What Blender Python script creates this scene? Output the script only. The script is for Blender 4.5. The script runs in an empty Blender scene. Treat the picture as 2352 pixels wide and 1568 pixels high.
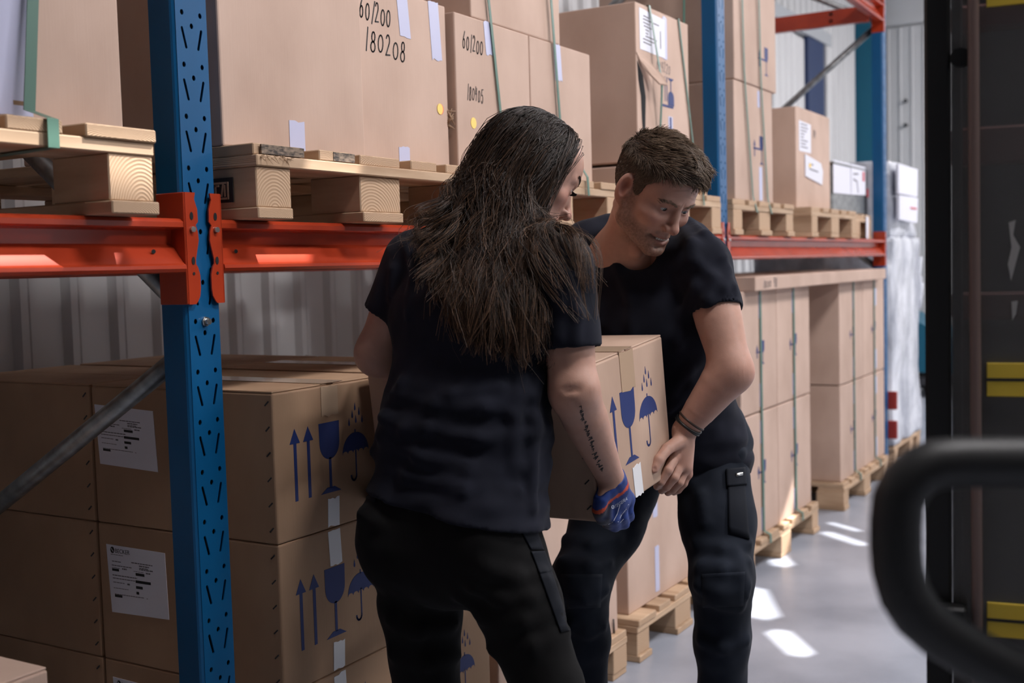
import bpy, bmesh, math, random
import numpy as np
from mathutils import Vector, Matrix
random.seed(7); RNG = np.random.default_rng(7)
SC = bpy.context.scene
COL = SC.collection
# ------------------------------------------------------------------ camera
CAM = np.array([0.0, -1.6, 1.33])
RIGHT = np.array([0.5085, -0.8606, -0.0273]); DOWN = np.array([-0.0692, -0.0092, -0.9976]); FWD = np.array([0.8583, 0.5092, -0.0642])
FPX = 2642.8
cd = bpy.data.cameras.new('camera'); cam = bpy.data.objects.new('camera', cd); COL.objects.link(cam)
m = Matrix.Identity(4)
for i in range(3):
    m[i][0] = RIGHT[i]; m[i][1] = -DOWN[i]; m[i][2] = -FWD[i]; m[i][3] = CAM[i]
q = m.to_quaternion(); q.normalize()
cam.matrix_world = Matrix.Translation(Vector(CAM)) @ q.to_matrix().to_4x4()
cd.sensor_width = 36.0; cd.lens = FPX * 36.0 / 2352.0; cd.clip_start = 0.05; cd.clip_end = 100
cd.dof.use_dof = True; cd.dof.focus_distance = 2.42; cd.dof.aperture_fstop = 3.6
SC.camera = cam
# ------------------------------------------------------------------ world, sun, lamps, exposure
SC.view_settings.view_transform = 'Standard'; SC.view_settings.look = 'None'
SC.view_settings.exposure = -0.13; SC.view_settings.gamma = 1.0; SC.view_settings.use_curve_mapping = False
w = bpy.data.worlds.new('world'); SC.world = w; w.use_nodes = True
w.node_tree.nodes['Background'].inputs[0].default_value = (0.72, 0.80, 1.0, 1)
w.node_tree.nodes['Background'].inputs[1].default_value = 0.09
SUN_DIR = Vector((-0.42, 0.36, -0.83)).normalized()      # way the sunlight travels
sd = bpy.data.lights.new('sun', 'SUN'); so = bpy.data.objects.new('sun', sd); COL.objects.link(so)
sd.energy = 15.0; sd.angle = 0.006; sd.color = (1.0, 0.97, 0.93)
so.rotation_euler = SUN_DIR.to_track_quat('-Z', 'Y').to_euler(); so.location = (0, 0, 9)
def area(name, loc, sx, sy, power, target, color=(1, 0.96, 0.97)):
    ld = bpy.data.lights.new(name, 'AREA'); lo = bpy.data.objects.new(name, ld); COL.objects.link(lo)
    ld.shape = 'RECTANGLE'; ld.size = sx; ld.size_y = sy; ld.energy = power; ld.color = color
    lo.location = loc; lo.rotation_euler = (Vector(target) - Vector(loc)).to_track_quat('-Z', 'Y').to_euler()
    return lo
LAMPS = [  # assumed high-bay lamps over the aisle, out of view (x, y, z, power)
    (1.7, -2.3, 4.6, 100), (4.2, -2.7, 4.6, 98), (8.0, -2.7, 4.6, 105), (10.6, -3.2, 4.6, 330)]
for i, (x, y, z, p) in enumerate(LAMPS):
    area('assumed_high_bay_light', (x, y, z - 0.02), 0.9, 0.4, p, (x, y + 0.35, 0))
area('face_fill_light', (3.3, -4.7, 3.6), 1.0, 0.6, 78, (2.4, -0.3, 1.2))  # added fill lamp, aimed low to brighten the man's face
# added fill lamp across the aisle, right of the camera, for assumed daylight
area('added_daylight_fill', (5.6, -6.3, 2.3), 4.6, 4.2, 34, (3.6, 0, 1.4), (0.93, 0.96, 1.0))

# ------------------------------------------------------------------ helpers
def at(x, y, d):
    return CAM + d * (FWD + RIGHT * (x - 1176) / FPX + DOWN * (y - 784) / FPX)
def mat(name, color, rough=0.6, metal=0.0, spec=0.5, **k):
    m = bpy.data.materials.new(name); m.use_nodes = True
    b = m.node_tree.nodes['Principled BSDF']
    b.inputs['Base Color'].default_value = (*color, 1); b.inputs['Roughness'].default_value = rough
    b.inputs['Metallic'].default_value = metal; b.inputs['Specular IOR Level'].default_value = spec
    for kk, v in k.items():
        b.inputs[kk].default_value = v
    return m
def noisy(m, c1, c2, scale=(8, 8, 8), detail=6, bump=0.0, bscale=None, lo=0.35, hi=0.65, coord='Object', dist=0.002, rand=0.0):
    nt = m.node_tree; N = nt.nodes; L = nt.links; b = N['Principled BSDF']
    tc = N.new('ShaderNodeTexCoord'); mp = N.new('ShaderNodeMapping'); mp.inputs['Scale'].default_value = scale
    L.new(tc.outputs[coord], mp.inputs['Vector'])
    nz = N.new('ShaderNodeTexNoise'); nz.inputs['Detail'].default_value = detail; nz.inputs['Scale'].default_value = 1.0
    L.new(mp.outputs[0], nz.inputs['Vector'])
    r = N.new('ShaderNodeValToRGB'); r.color_ramp.elements[0].position = lo; r.color_ramp.elements[1].position = hi
    r.color_ramp.elements[0].color = (*c1, 1); r.color_ramp.elements[1].color = (*c2, 1)
    L.new(nz.outputs['Fac'], r.inputs['Fac'])
    out = r.outputs['Color']
    if rand > 0:
        oi = N.new('ShaderNodeObjectInfo'); hs = N.new('ShaderNodeHueSaturation')
        mr = N.new('ShaderNodeMapRange'); mr.inputs[3].default_value = 1 - rand; mr.inputs[4].default_value = 1 + rand
        L.new(oi.outputs['Random'], mr.inputs[0]); L.new(mr.outputs[0], hs.inputs['Value']); L.new(out, hs.inputs['Color'])
        out = hs.outputs['Color']
    L.new(out, b.inputs['Base Color'])
    if bump > 0:
        src = nz
        if bscale:
            mp2 = N.new('ShaderNodeMapping'); mp2.inputs['Scale'].default_value = bscale; L.new(tc.outputs[coord], mp2.inputs['Vector'])
            src = N.new('ShaderNodeTexNoise'); src.inputs['Scale'].default_value = 1.0; src.inputs['Detail'].default_value = 4
            L.new(mp2.outputs[0], src.inputs['Vector'])
        bp = N.new('ShaderNodeBump'); bp.inputs['Strength'].default_value = bump; bp.inputs['Distance'].default_value = dist
        L.new(src.outputs['Fac'], bp.inputs['Height']); L.new(bp.outputs[0], b.inputs['Normal'])
    return m
M = {}
M['card'] = noisy(mat('cardboard', (0.5, 0.36, 0.27), 0.75, 0, 0.25), (0.50, 0.352, 0.278), (0.60, 0.434, 0.350), (5, 5, 3), 9, 0.12, (260, 260, 4), rand=0.06)
M['card_shaded'] = noisy(mat('cardboard_brown_shaded', (0.42, 0.27, 0.17), 0.7, 0, 0.3), (0.38, 0.235, 0.145), (0.46, 0.295, 0.185), (5, 5, 3), 9, 0.12, (260, 260, 4), rand=0.05)  # brown cardboard with the near stack's shade mixed into its colour
M['card_lit'] = noisy(mat('cardboard_brown_lit', (0.5, 0.35, 0.26), 0.7, 0, 0.3), (0.46, 0.315, 0.232), (0.55, 0.387, 0.295), (5, 5, 3), 9, 0.12, (260, 260, 4))  # lit copy of the near-stack cardboard, less shade in its colour
M['card_edge'] = mat('cardboard_edge', (0.30, 0.19, 0.12), 0.9)
M['wood'] = noisy(mat('pallet_wood', (0.6, 0.42, 0.27), 0.75), (0.39, 0.245, 0.14), (0.60, 0.425, 0.285), (3, 22, 22), 8, 0.4, None, 0.3, 0.7, rand=0.13)
M['wood_y'] = noisy(mat('pallet_wood_cross', (0.6, 0.42, 0.27), 0.75), (0.37, 0.235, 0.14), (0.58, 0.41, 0.27), (22, 3, 22), 8, 0.4, None, 0.3, 0.7, rand=0.13)
def endgrain():
    m = mat('pallet_wood_end_grain', (0.6, 0.42, 0.27), 0.8); nt = m.node_tree; N = nt.nodes; L = nt.links
    tc = N.new('ShaderNodeTexCoord'); oi = N.new('ShaderNodeObjectInfo')
    vm = N.new('ShaderNodeVectorMath'); vm.operation = 'MULTIPLY_ADD'; vm.inputs[1].default_value = (.14, 0.015, .085)
    L.new(tc.outputs['Generated'], vm.inputs[0])
    cx = N.new('ShaderNodeCombineXYZ'); m1 = N.new('ShaderNodeMath'); m1.operation = 'MULTIPLY_ADD'; m1.inputs[1].default_value = -0.16; m1.inputs[2].default_value = 0.01
    L.new(oi.outputs['Random'], m1.inputs[0]); L.new(m1.outputs[0], cx.inputs[0]); cx.inputs[2].default_value = 0.015
    L.new(cx.outputs[0], vm.inputs[2])
    wv = N.new('ShaderNodeTexWave'); wv.wave_type = 'RINGS'; wv.rings_direction = 'Y'; wv.inputs['Scale'].default_value = 42; wv.inputs['Distortion'].default_value = 1.5; wv.inputs['Detail'].default_value = 3; wv.inputs['Detail Scale'].default_value = 0.6
    L.new(vm.outputs[0], wv.inputs['Vector'])
    r = N.new('ShaderNodeValToRGB'); r.color_ramp.elements[0].color = (0.42, 0.265, 0.155, 1); r.color_ramp.elements[1].color = (0.58, 0.40, 0.265, 1)
    L.new(wv.outputs['Fac'], r.inputs[0]); L.new(r.outputs[0], N['Principled BSDF'].inputs['Base Color'])
    bp = N.new('ShaderNodeBump'); bp.inputs['Strength'].default_value = 0.3; bp.inputs['Distance'].default_value = 0.002
    L.new(wv.outputs['Fac'], bp.inputs['Height']); L.new(bp.outputs[0], N['Principled BSDF'].inputs['Normal'])
    return m
M['wood_end'] = endgrain()
M['blue'] = noisy(mat('rack_blue_paint', (0.0, 0.09, 0.25), 0.38, 0, 0.4), (0.0, 0.080, 0.215), (0.0, 0.092, 0.245), (9, 9, 4), 4, 0.05)
M['orange'] = noisy(mat('rack_orange_paint', (0.45, 0.05, 0.015), 0.24, 0, 0.5), (0.36, 0.036, 0.012), (0.43, 0.047, 0.015), (6, 6, 6), 5, 0.04)
M['galv'] = noisy(mat('galvanised_steel', (0.32, 0.33, 0.33), 0.42, 0.9), (0.24, 0.25, 0.25), (0.38, 0.39, 0.39), (30, 30, 30), 4)
M['zinc'] = mat('zinc_bolt', (0.6, 0.6, 0.58), 0.3, 1.0)
M['hole'] = mat('dark_hollow', (0.004, 0.004, 0.005), 0.9)
M['wall'] = noisy(mat('wall_sheet_white', (0.72, 0.72, 0.70), 0.5), (0.60, 0.60, 0.605), (0.68, 0.68, 0.68), (1.5, 1.5, 0.8), 5)
M['floor'] = noisy(mat('floor_concrete', (0.33, 0.345, 0.38), 0.28, 0, 0.5), (0.26, 0.282, 0.335), (0.40, 0.425, 0.49), (2.2, 2.2, 1), 12, 0.05, (30, 30, 30))
M['ceil'] = mat('roof_sheet', (0.30, 0.30, 0.31), 0.7); M['hall'] = mat('hall_wall_grey', (0.30, 0.30, 0.31), 0.7)
M['tape'] = mat('pale_adhesive_tape', (0.53, 0.54, 0.72), 0.35)
M['tape_w'] = mat('white_paper_tape', (0.78, 0.78, 0.80), 0.55)
M['tape_clear'] = mat('clear_brown_tape', (0.50, 0.36, 0.25), 0.16, 0, 0.6)
M['paper'] = mat('white_paper', (0.78, 0.78, 0.86), 0.6)
M['ink'] = mat('black_ink', (0.02, 0.018, 0.02), 0.7)
M['ink_grey'] = mat('grey_ink', (0.14, 0.13, 0.15), 0.7)
M['ink_blue'] = mat('blue_print', (0.014, 0.032, 0.150), 0.6)
M['ink_red'] = mat('red_print', (0.6, 0.08, 0.10), 0.6)
M['dot'] = mat('yellow_dot_sticker', (0.95, 0.66, 0.16), 0.5)
M['dot_red'] = mat('red_dot_sticker', (0.85, 0.16, 0.08), 0.5)
M['strap'] = mat('green_strapping', (0.075, 0.165, 0.125), 0.4)
M['steel_dark'] = mat('dark_steel', (0.045, 0.045, 0.05), 0.45, 0.3)

def link(o):
    COL.objects.link(o); return o
def thing(name, label, cat, loc=(0, 0, 0), group=None, rot=None):
    o = bpy.data.objects.new(name, None); o.empty_display_size = 0.1; link(o)
    o.location = loc; o['label'] = label; o['category'] = cat
    if rot: o.rotation_euler = rot
    if group: o['group'] = group
    return o
def tag(o, label, cat=None, group=None):
    o['label'] = label
    if cat: o['category'] = cat
    if group: o['group'] = group
    return o
def raw(name, verts, faces, m, parent=None, smooth=False):
    me = bpy.data.meshes.new(name); me.from_pydata([tuple(map(float, v)) for v in verts], [], faces); me.update()
    o = bpy.data.objects.new(name, me)
    for mm in (m if isinstance(m, (list, tuple)) else [m]): me.materials.append(mm)
    if parent is not None: o.parent = parent
    if smooth: me.polygons.foreach_set('use_smooth', [True] * len(me.polygons))
    return link(o)
def bm_obj(name, bm, m, parent=None, smooth=False):
    me = bpy.data.meshes.new(name); bmesh.ops.recalc_face_normals(bm, faces=bm.faces[:]); bm.to_mesh(me); bm.free()
    o = bpy.data.objects.new(name, me)
    for mm in (m if isinstance(m, (list, tuple)) else [m]): me.materials.append(mm)
    if parent is not None: o.parent = parent
    if smooth: me.polygons.foreach_set('use_smooth', [True] * len(me.polygons))
    return link(o)
def bx(bm, x0, x1, y0, y1, z0, z1, bev=0.0, seg=1, mi=0):
    vs = [bm.verts.new(p) for p in ((x0, y0, z0), (x1, y0, z0), (x1, y1, z0), (x0, y1, z0), (x0, y0, z1), (x1, y0, z1), (x1, y1, z1), (x0, y1, z1))]
    fs = [bm.faces.new([vs[i] for i in f]) for f in ((3, 2, 1, 0), (4, 5, 6, 7), (0, 1, 5, 4), (1, 2, 6, 5), (2, 3, 7, 6), (3, 0, 4, 7))]
    for f in fs: f.material_index = mi
    if bev > 0:
        es = list({e for f in fs for e in f.edges})
        bmesh.ops.bevel(bm, geom=es, offset=bev, segments=seg, affect='EDGES', profile=0.5)
def box(name, x0, x1, y0, y1, z0, z1, m, parent=None, bev=0.0, seg=1):
    bm = bmesh.new(); bx(bm, x0, x1, y0, y1, z0, z1, bev, seg); return bm_obj(name, bm, m, parent)
def tube(bm, a, b, r, n=12, r2=None, cap=True):
    a = Vector(a); b = Vector(b); d = (b - a).normalized(); u = d.orthogonal().normalized(); v = d.cross(u); r2 = r if r2 is None else r2
    A = [bm.verts.new(a + (u * math.cos(t) + v * math.sin(t)) * r) for t in [2 * math.pi * i / n for i in range(n)]]
    B = [bm.verts.new(b + (u * math.cos(t) + v * math.sin(t)) * r2) for t in [2 * math.pi * i / n for i in range(n)]]
    for i in range(n):
        f = bm.faces.new((A[i], A[(i + 1) % n], B[(i + 1) % n], B[i])); f.smooth = True
    if cap: bm.faces.new(A[::-1]); bm.faces.new(B)
def path_tube(bm, pts, r, n=12, cap=True):
    pts = [Vector(p) for p in pts]; rings = []; u = None
    for i, p in enumerate(pts):
        t = (pts[min(i + 1, len(pts) - 1)] - pts[max(i - 1, 0)]).normalized()
        u = t.orthogonal().normalized() if u is None else (u - t * u.dot(t)).normalized()
        v = t.cross(u); rr = r[i] if isinstance(r, (list, tuple)) else r
        rings.append([bm.verts.new(p + (u * math.cos(a) + v * math.sin(a)) * rr) for a in [2 * math.pi * k / n for k in range(n)]])
    for A, B in zip(rings, rings[1:]):
        for k in range(n):
            f = bm.faces.new((A[k], A[(k + 1) % n], B[(k + 1) % n], B[k])); f.smooth = True
    if cap: bm.faces.new(rings[0][::-1]); bm.faces.new(rings[-1])
# flat print, labels and tape: polygons (u, v) in a face frame (origin, u axis, v axis, normal)
def frame(o, u, v):
    o, u, v = Vector(o), Vector(u), Vector(v); return (o, u, v, u.cross(v))
def flat(name, polys, fr, m, parent, off=0.0006, th=0.0005):
    o, u, v, n = fr; bm = bmesh.new()
    for pl in polys:
        f = bm.faces.new([bm.verts.new(o + u * a + v * b + n * (off + th)) for a, b in pl])
        g = bm.faces.new([bm.verts.new(o + u * a + v * b + n * (off * 0.3)) for a, b in pl][::-1])
        V = list(f.verts); W = list(g.verts)[::-1]
        for i in range(len(V)):
            j = (i + 1) % len(V); bm.faces.new((V[i], W[i], W[j], V[j]))
    return bm_obj(name, bm, m, parent)
def rect(u0, v0, u1, v1): return [(u0, v0), (u1, v0), (u1, v1), (u0, v1)]
def strokes(lines, w):
    out = []
    for ln in lines:
        for (a, b) in zip(ln, ln[1:]):
            dx, dy = b[0] - a[0], b[1] - a[1]; l = math.hypot(dx, dy) or 1e-6; px, py = -dy / l * w / 2, dx / l * w / 2; ex, ey = dx / l * w * .35, dy / l * w * .35
            out.append([(a[0] + px - ex, a[1] + py - ey), (a[0] - px - ex, a[1] - py - ey), (b[0] - px + ex, b[1] - py + ey), (b[0] + px + ex, b[1] + py + ey)])
    return out
def arc(cx, cy, rx, ry, a0, a1, n=12):
    return [(cx + rx * math.cos(math.radians(a0 + (a1 - a0) * i / n)), cy + ry * math.sin(math.radians(a0 + (a1 - a0) * i / n))) for i in range(n + 1)]
GL = {'0': [arc(.4, .45, .36, .42, 80, 440, 16)], '1': [[(.35, 1.05), (.2, -.1)]], '2': [arc(.4, .75, .3, .27, 160, -40, 9) + [(.12, .02), (.85, .05)]],
      '4': [[(.2, 1), (.12, .45), (.7, .5)], [(.62, .9), (.5, 0)]], '5': [[(.8, 1), (.25, .98), (.2, .55)] + arc(.42, .3, .32, .3, 110, -150, 9)],
      '6': [[(.6, 1.08), (.28, .7)] + arc(.42, .3, .32, .3, 150, -210, 14)], '8': [arc(.45, .72, .24, .24, 270, 630, 12), arc(.42, .23, .33, .25, 90, 450, 14)],
      '9': [arc(.42, .7, .3, .28, 0, 360, 12) + [(.6, 0)]], '/': [[(.6, 1.05), (.15, -.15)]], '3': [arc(.4, .74, .3, .25, 150, -80, 8) + arc(.4, .25, .33, .26, 85, -150, 9)]}
def handwriting(txt, u, v, h, fr, parent, w=0.0035, adv=0.62, slope=0.0, m=None):
    g = adv * .82
    polys = []
    for i, ch in enumerate(txt):
        if ch in GL:
            a = adv * h * (0.62 if ch in '1/' else 1.0)
            polys += strokes([[(u + x * h * g * (1 + .10 * math.sin(i * 2.3 + h * 90)) + .10 * h * y, v + y * h * (1 + .08 * math.sin(i * 3.1)) + .05 * h * math.sin(i * 1.9 + h * 70)) for x, y in ln] for ln in GL[ch]], w)
            u += a; v += slope * a
        else: u += adv * h * .6
    return flat('handwriting', polys, fr, m or M['ink'], parent, 0.0004, 0.0003)
# ------------------------------------------------------------------ the hall
def structure(o, label=None):
    o['kind'] = 'structure'
    if label: o['label'] = label
    return o
XW, YW, ZC = 12.6, 1.42, 5.6
structure(box('floor', -7, 13.2, -10, 1.7, -0.1, 0, M['floor']), 'smooth blue-grey concrete warehouse floor')
# roof with a few narrow assumed skylight slots, set to sun chosen floor spots
def slot_poly(cx, cy, ax, ay, hw):      # lit strip on the floor from its centre, half-length vector and half-width
    l = math.hypot(ax, ay); nx, ny = -ay / l * hw, ax / l * hw
    return [(cx + ax * c + nx * s * 1.0, cy + ay * c + ny * s) for c, s in ((-1, 0), (-.8, -1), (.8, -1), (1, 0), (.8, 1), (-.8, 1))]
PATCH = [slot_poly(4.98, .01, .16, .10, .05), slot_poly(5.44, -.18, -.10, -.13, .035), slot_poly(5.68, -.12, -.07, -.10, .022), slot_poly(4.27, -.15, .20, .10, .06), slot_poly(3.86, -.40, .12, .09, .045)]
for xa_, xb_ in ((.45, 1.36), (1.705, 1.87)):      # two thin slots added to put sunlight on the front beams
    k_ = 1.368 / -SUN_DIR.z; a_, b_ = xa_ + SUN_DIR.x * k_, xb_ + SUN_DIR.x * k_; y_ = .004 + SUN_DIR.y * k_
    PATCH.append([(a_, y_ - .016), (b_, y_ - .016), (b_ + .02, y_ + .016), (a_, y_ + .016)])
cu = bpy.data.curves.new('ceiling', 'CURVE'); cu.dimensions = '2D'; cu.fill_mode = 'BOTH'; cu.extrude = .003
for pts in [[(-7.0, -10.0), (13.2, -10.0), (13.2, 1.7), (-7.0, 1.7)]] + [[(x - SUN_DIR.x * (ZC + .03) / -SUN_DIR.z, y - SUN_DIR.y * (ZC + .03) / -SUN_DIR.z) for x, y in pl] for pl in PATCH]:
    sp = cu.splines.new('POLY'); sp.points.add(len(pts) - 1); sp.use_cyclic_u = True
    for i, (x, y) in enumerate(pts): sp.points[i].co = (x, y, 0, 1)
co_ = bpy.data.objects.new('ceiling_outline', cu); link(co_); me = bpy.data.meshes.new_from_object(co_.evaluated_get(bpy.context.evaluated_depsgraph_get())); bpy.data.objects.remove(co_)
me.materials.append(M['ceil']); co_ = link(bpy.data.objects.new('ceiling', me)); co_.location = (0, 0, ZC + .03)
structure(co_, 'grey sheet metal roof with assumed skylight slots')
def corrugated(name, length, height, pitch, m, parent=None, rib=0.028, crest=0.42):
    # profile along x, ribs toward -y ; broad pans between narrow raised crests
    prof = []; n = int(round(length / pitch))
    for i in range(n):
        x = i * pitch
        for t, h in ((0, 0), (.56, 0), (.64, 1), (.78, 1), (.80, .86), (.82, 1), (.92, 1)): prof.append((x + t * pitch, -rib * h))
    prof.append((n * pitch, 0))
    v = [(x, y, z) for z in (0, height) for x, y in prof]; k = len(prof)
    f = [(i, i + 1, k + i + 1, k + i) for i in range(k - 1)]
    return raw(name, v, f, m, parent)
wb = structure(box('wall_back', -7, XW + .1, YW + .03, YW + .12, 0, ZC, M['wall']), 'white corrugated sheet wall behind the racks')
for i in range(18):
    p = corrugated('wall_panel', 1.08, ZC, 0.18, M['wall'], wb); p.location = (-6.9 + i * 1.08, YW + .028, 0)
    if 7 <= i <= 11:
        for xx, zz in ((.13, 1.02), (.67, 1.0)):
            b2 = bmesh.new(); tube(b2, (-6.9 + i * 1.08 + xx, YW - .012, zz), (-6.9 + i * 1.08 + xx, YW + .01, zz), .008, 8)
            bm_obj('screw', b2, M['zinc'], wb)
we = structure(box('wall_right', XW + .03, XW + .12, -10, YW, 0, ZC, M['wall']), 'bright white end wall of wide metal panels')
for i in range(9):
    y0 = YW - .12 - i * .62
    b2 = bmesh.new(); bx(b2, XW - .012, XW + .03, y0 - .60, y0, 0, 3.72, .008); bx(b2, XW - .012, XW + .03, y0 - .60, y0, 3.74, ZC, .008)
    for k in range(1, 5): bx(b2, XW - .022, XW - .010, y0 - .60 + k * .12 - .012, y0 - .60 + k * .12 + .012, 0, 3.72, .004)
    bm_obj('wall_panel', b2, M['wall'], we)
    if i < 2:
        for zz in (2.95, 2.7, 2.05, 1.1):
            b2 = bmesh.new(); tube(b2, (XW - .05, y0 - .3, zz), (XW - .02, y0 - .3, zz), .02, 8); bm_obj('fixing', b2, M['steel_dark'], we)
M['teal'] = mat('teal_steel_paint', (0.0, 0.10, 0.17), 0.4)
M['navy'] = mat('navy_steel_paint', (0.01, 0.03, 0.10), 0.5)
M['trim'] = mat('grey_trim', (0.42, 0.44, 0.46), 0.5)
structure(box('trim_1', 12.2, 12.42, YW - .22, YW + .02, 0, ZC, M['teal'], bev=.006), 'teal painted steel column in the far corner')
d = structure(box('door_1', 9.35, 10.72, YW - .015, YW + .03, 0, 3.30, M['wall'], bev=.004), 'tall white sliding door in the back wall')
for i in range(8): box('door_panel', 9.37 + i * .168, 9.37 + i * .168 + .150, YW - .035, YW - .012, .02, 3.28, M['wall'], d, .01)
box('door_jamb', 10.24, 10.74, YW - .075, YW - .03, 0, 3.30, M['navy'], d, .005)
box('door_header', 9.2, 10.95, YW - .09, YW - .02, 3.30, 3.42, M['trim'], d, .005); box('door_frame', 10.80, 10.92, YW - .085, YW - .02, 0, 3.30, M['wall'], d, .005)
# side of the hall behind the camera: wall with an assumed opening beside it for the added fill lamp
structure(box('wall_front', -7, 3.6, -7.1, -7.0, 0, ZC, M['hall']), 'grey wall across the aisle behind the camera')
structure(box('wall_left', -7.1, -7, -10, 1.7, 0, ZC, M['hall']), 'grey wall at the near end of the aisle')
# ------------------------------------------------------------------ pallet rack
PITCH = 0.0946; PW = 0.089; PD = 0.062
def perforated(name, length, parent, z_off):
    cu = bpy.data.curves.new(name, 'CURVE'); cu.dimensions = '2D'; cu.fill_mode = 'BOTH'; cu.extrude = 0.0012
    def spl(pts):
        s = cu.splines.new('POLY'); s.points.add(len(pts) - 1); s.use_cyclic_u = True
        for i, (a, b) in enumerate(pts): s.points[i].co = (a, b, 0, 1)
    spl([(0.006, 0), (PW - .006, 0), (PW - .006, length), (0.006, length)])
    z = z_off
    def slot(x0, y0, x1, y1, r):
        dx, dy = x1 - x0, y1 - y0; a = math.degrees(math.atan2(dy, dx))
        spl(arc(x1, y1, r, r, a - 90, a + 90, 5) + arc(x0, y0, r, r, a + 90, a + 270, 5))
    c = PW / 2
    while z < length - .02:
        if z > .08:
            for (hx, hz) in ((c - .0225, z), (c + .0225, z), (c, z - .0224)): spl(arc(hx, hz, .0042, .0052, 0, 330, 11))
            slot(c - .0238, z - .0285, c - .0150, z - .0625, .0028); slot(c + .0238, z - .0285, c + .0150, z - .0625, .0028)
        z += PITCH
    o = bpy.data.objects.new(name, cu); link(o)
    me = bpy.data.meshes.new_from_object(o.evaluated_get(bpy.context.evaluated_depsgraph_get())); bpy.data.objects.remove(o)
    for v in me.vertices: v.co = Vector((v.co.x, v.co.z, v.co.y))
    me.materials.append(M['blue']); o = bpy.data.objects.new(name, me); o.parent = parent; return link(o)
HP = 3.3
def post_body():
    bm = bmesh.new(); t = .002
    # rolled channel: front corners chamfered, side walls, turned-in lips
    prof = [(.008, -.0012), (.002, .004), (0, .008), (0, PD), (.02, PD), (.02, PD - t), (t, PD - t), (t, .01), (.009, .0012)]
    for mir in (0, 1):
        p = [((PW - x) if mir else x, y) for x, y in prof]
        A = [bm.verts.new((x, y, 0)) for x, y in p]; B = [bm.verts.new((x, y, HP)) for x, y in p]
        for i in range(len(p)): bm.faces.new((A[i], A[(i + 1) % len(p)], B[(i + 1) % len(p)], B[i]))
        bm.faces.new(A); bm.faces.new(B[::-1])
    return bm
post_face_mesh = None; post_body_mesh = None
def post(parent, y, flip):
    global post_face_mesh, post_body_mesh
    if post_face_mesh is None:
        o = bm_obj('post', post_body(), M['blue'], parent); post_body_mesh = o.data
        f = perforated('perforated_face', HP, o, 1.233 + 0.0125 - PITCH * 13); post_face_mesh = f.data
    else:
        o = bpy.data.objects.new('post', post_body_mesh); o.parent = parent; link(o)
        f = bpy.data.objects.new('perforated_face', post_face_mesh); f.parent = o; link(f)
    o.location = (PW if flip else 0, y, 0)
    if flip: o.rotation_euler = (0, 0, math.pi)
    bm = bmesh.new(); bx(bm, .004, PW - .004, PD * .55, PD * .55 + .003, 0.02, HP - .01); k = bm_obj('channel_shade', bm, M['hole'], o)  # near-black sheet standing in for the shade inside the hollow post
    return o
POSTX = [1.5205, 4.318, 7.093]; RD = 1.08
NOTE = ['nearest blue rack upright, left of the woman', 'middle blue rack upright, behind the man', 'farthest blue rack upright, at the rack end by the end wall']
for i, x in enumerate(POSTX):
    r = thing('upright_frame', NOTE[i] + ', with grey diagonal braces', 'rack frame', (x, 0, 0), 'blue upright frames of the pallet rack')
    post(r, 0, False); post(r, RD, True)
    for (ya, za, yb, zb) in ((.055, 1.185, RD - .05, .62), (.055, 1.272, RD - .05, 2.02), (.055, 2.70, RD - .05, 1.95), (.055, .05, RD - .05, .58), (.055, 2.74, RD - .05, 3.25)):
        bm = bmesh.new(); tube(bm, (PW / 2, ya, za), (PW / 2, yb, zb), .019, 12); bm_obj('brace', bm, M['galv'], r)
    for yy in (0, RD - PD): box('base_plate', -.02, PW + .02, yy - .03, yy + .09, 0, .008, M['blue'], r)
    if i == 0:
        bm = bmesh.new(); tube(bm, (.046, .0, 1.2445), (.046, -.005, 1.2445), .0095, 6); tube(bm, (.046, -.004, 1.2445), (.046, -.013, 1.2445), .0062, 6); bm_obj('bolt', bm, M['zinc'], r)
    if i == 2:
        for zz in (.40, .22):
            box('guard_bracket', PW, PW + .035, -.05, .02, zz, zz + .11, mat('red_guard', (.28, .02, .015), .5), r, .004)
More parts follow.
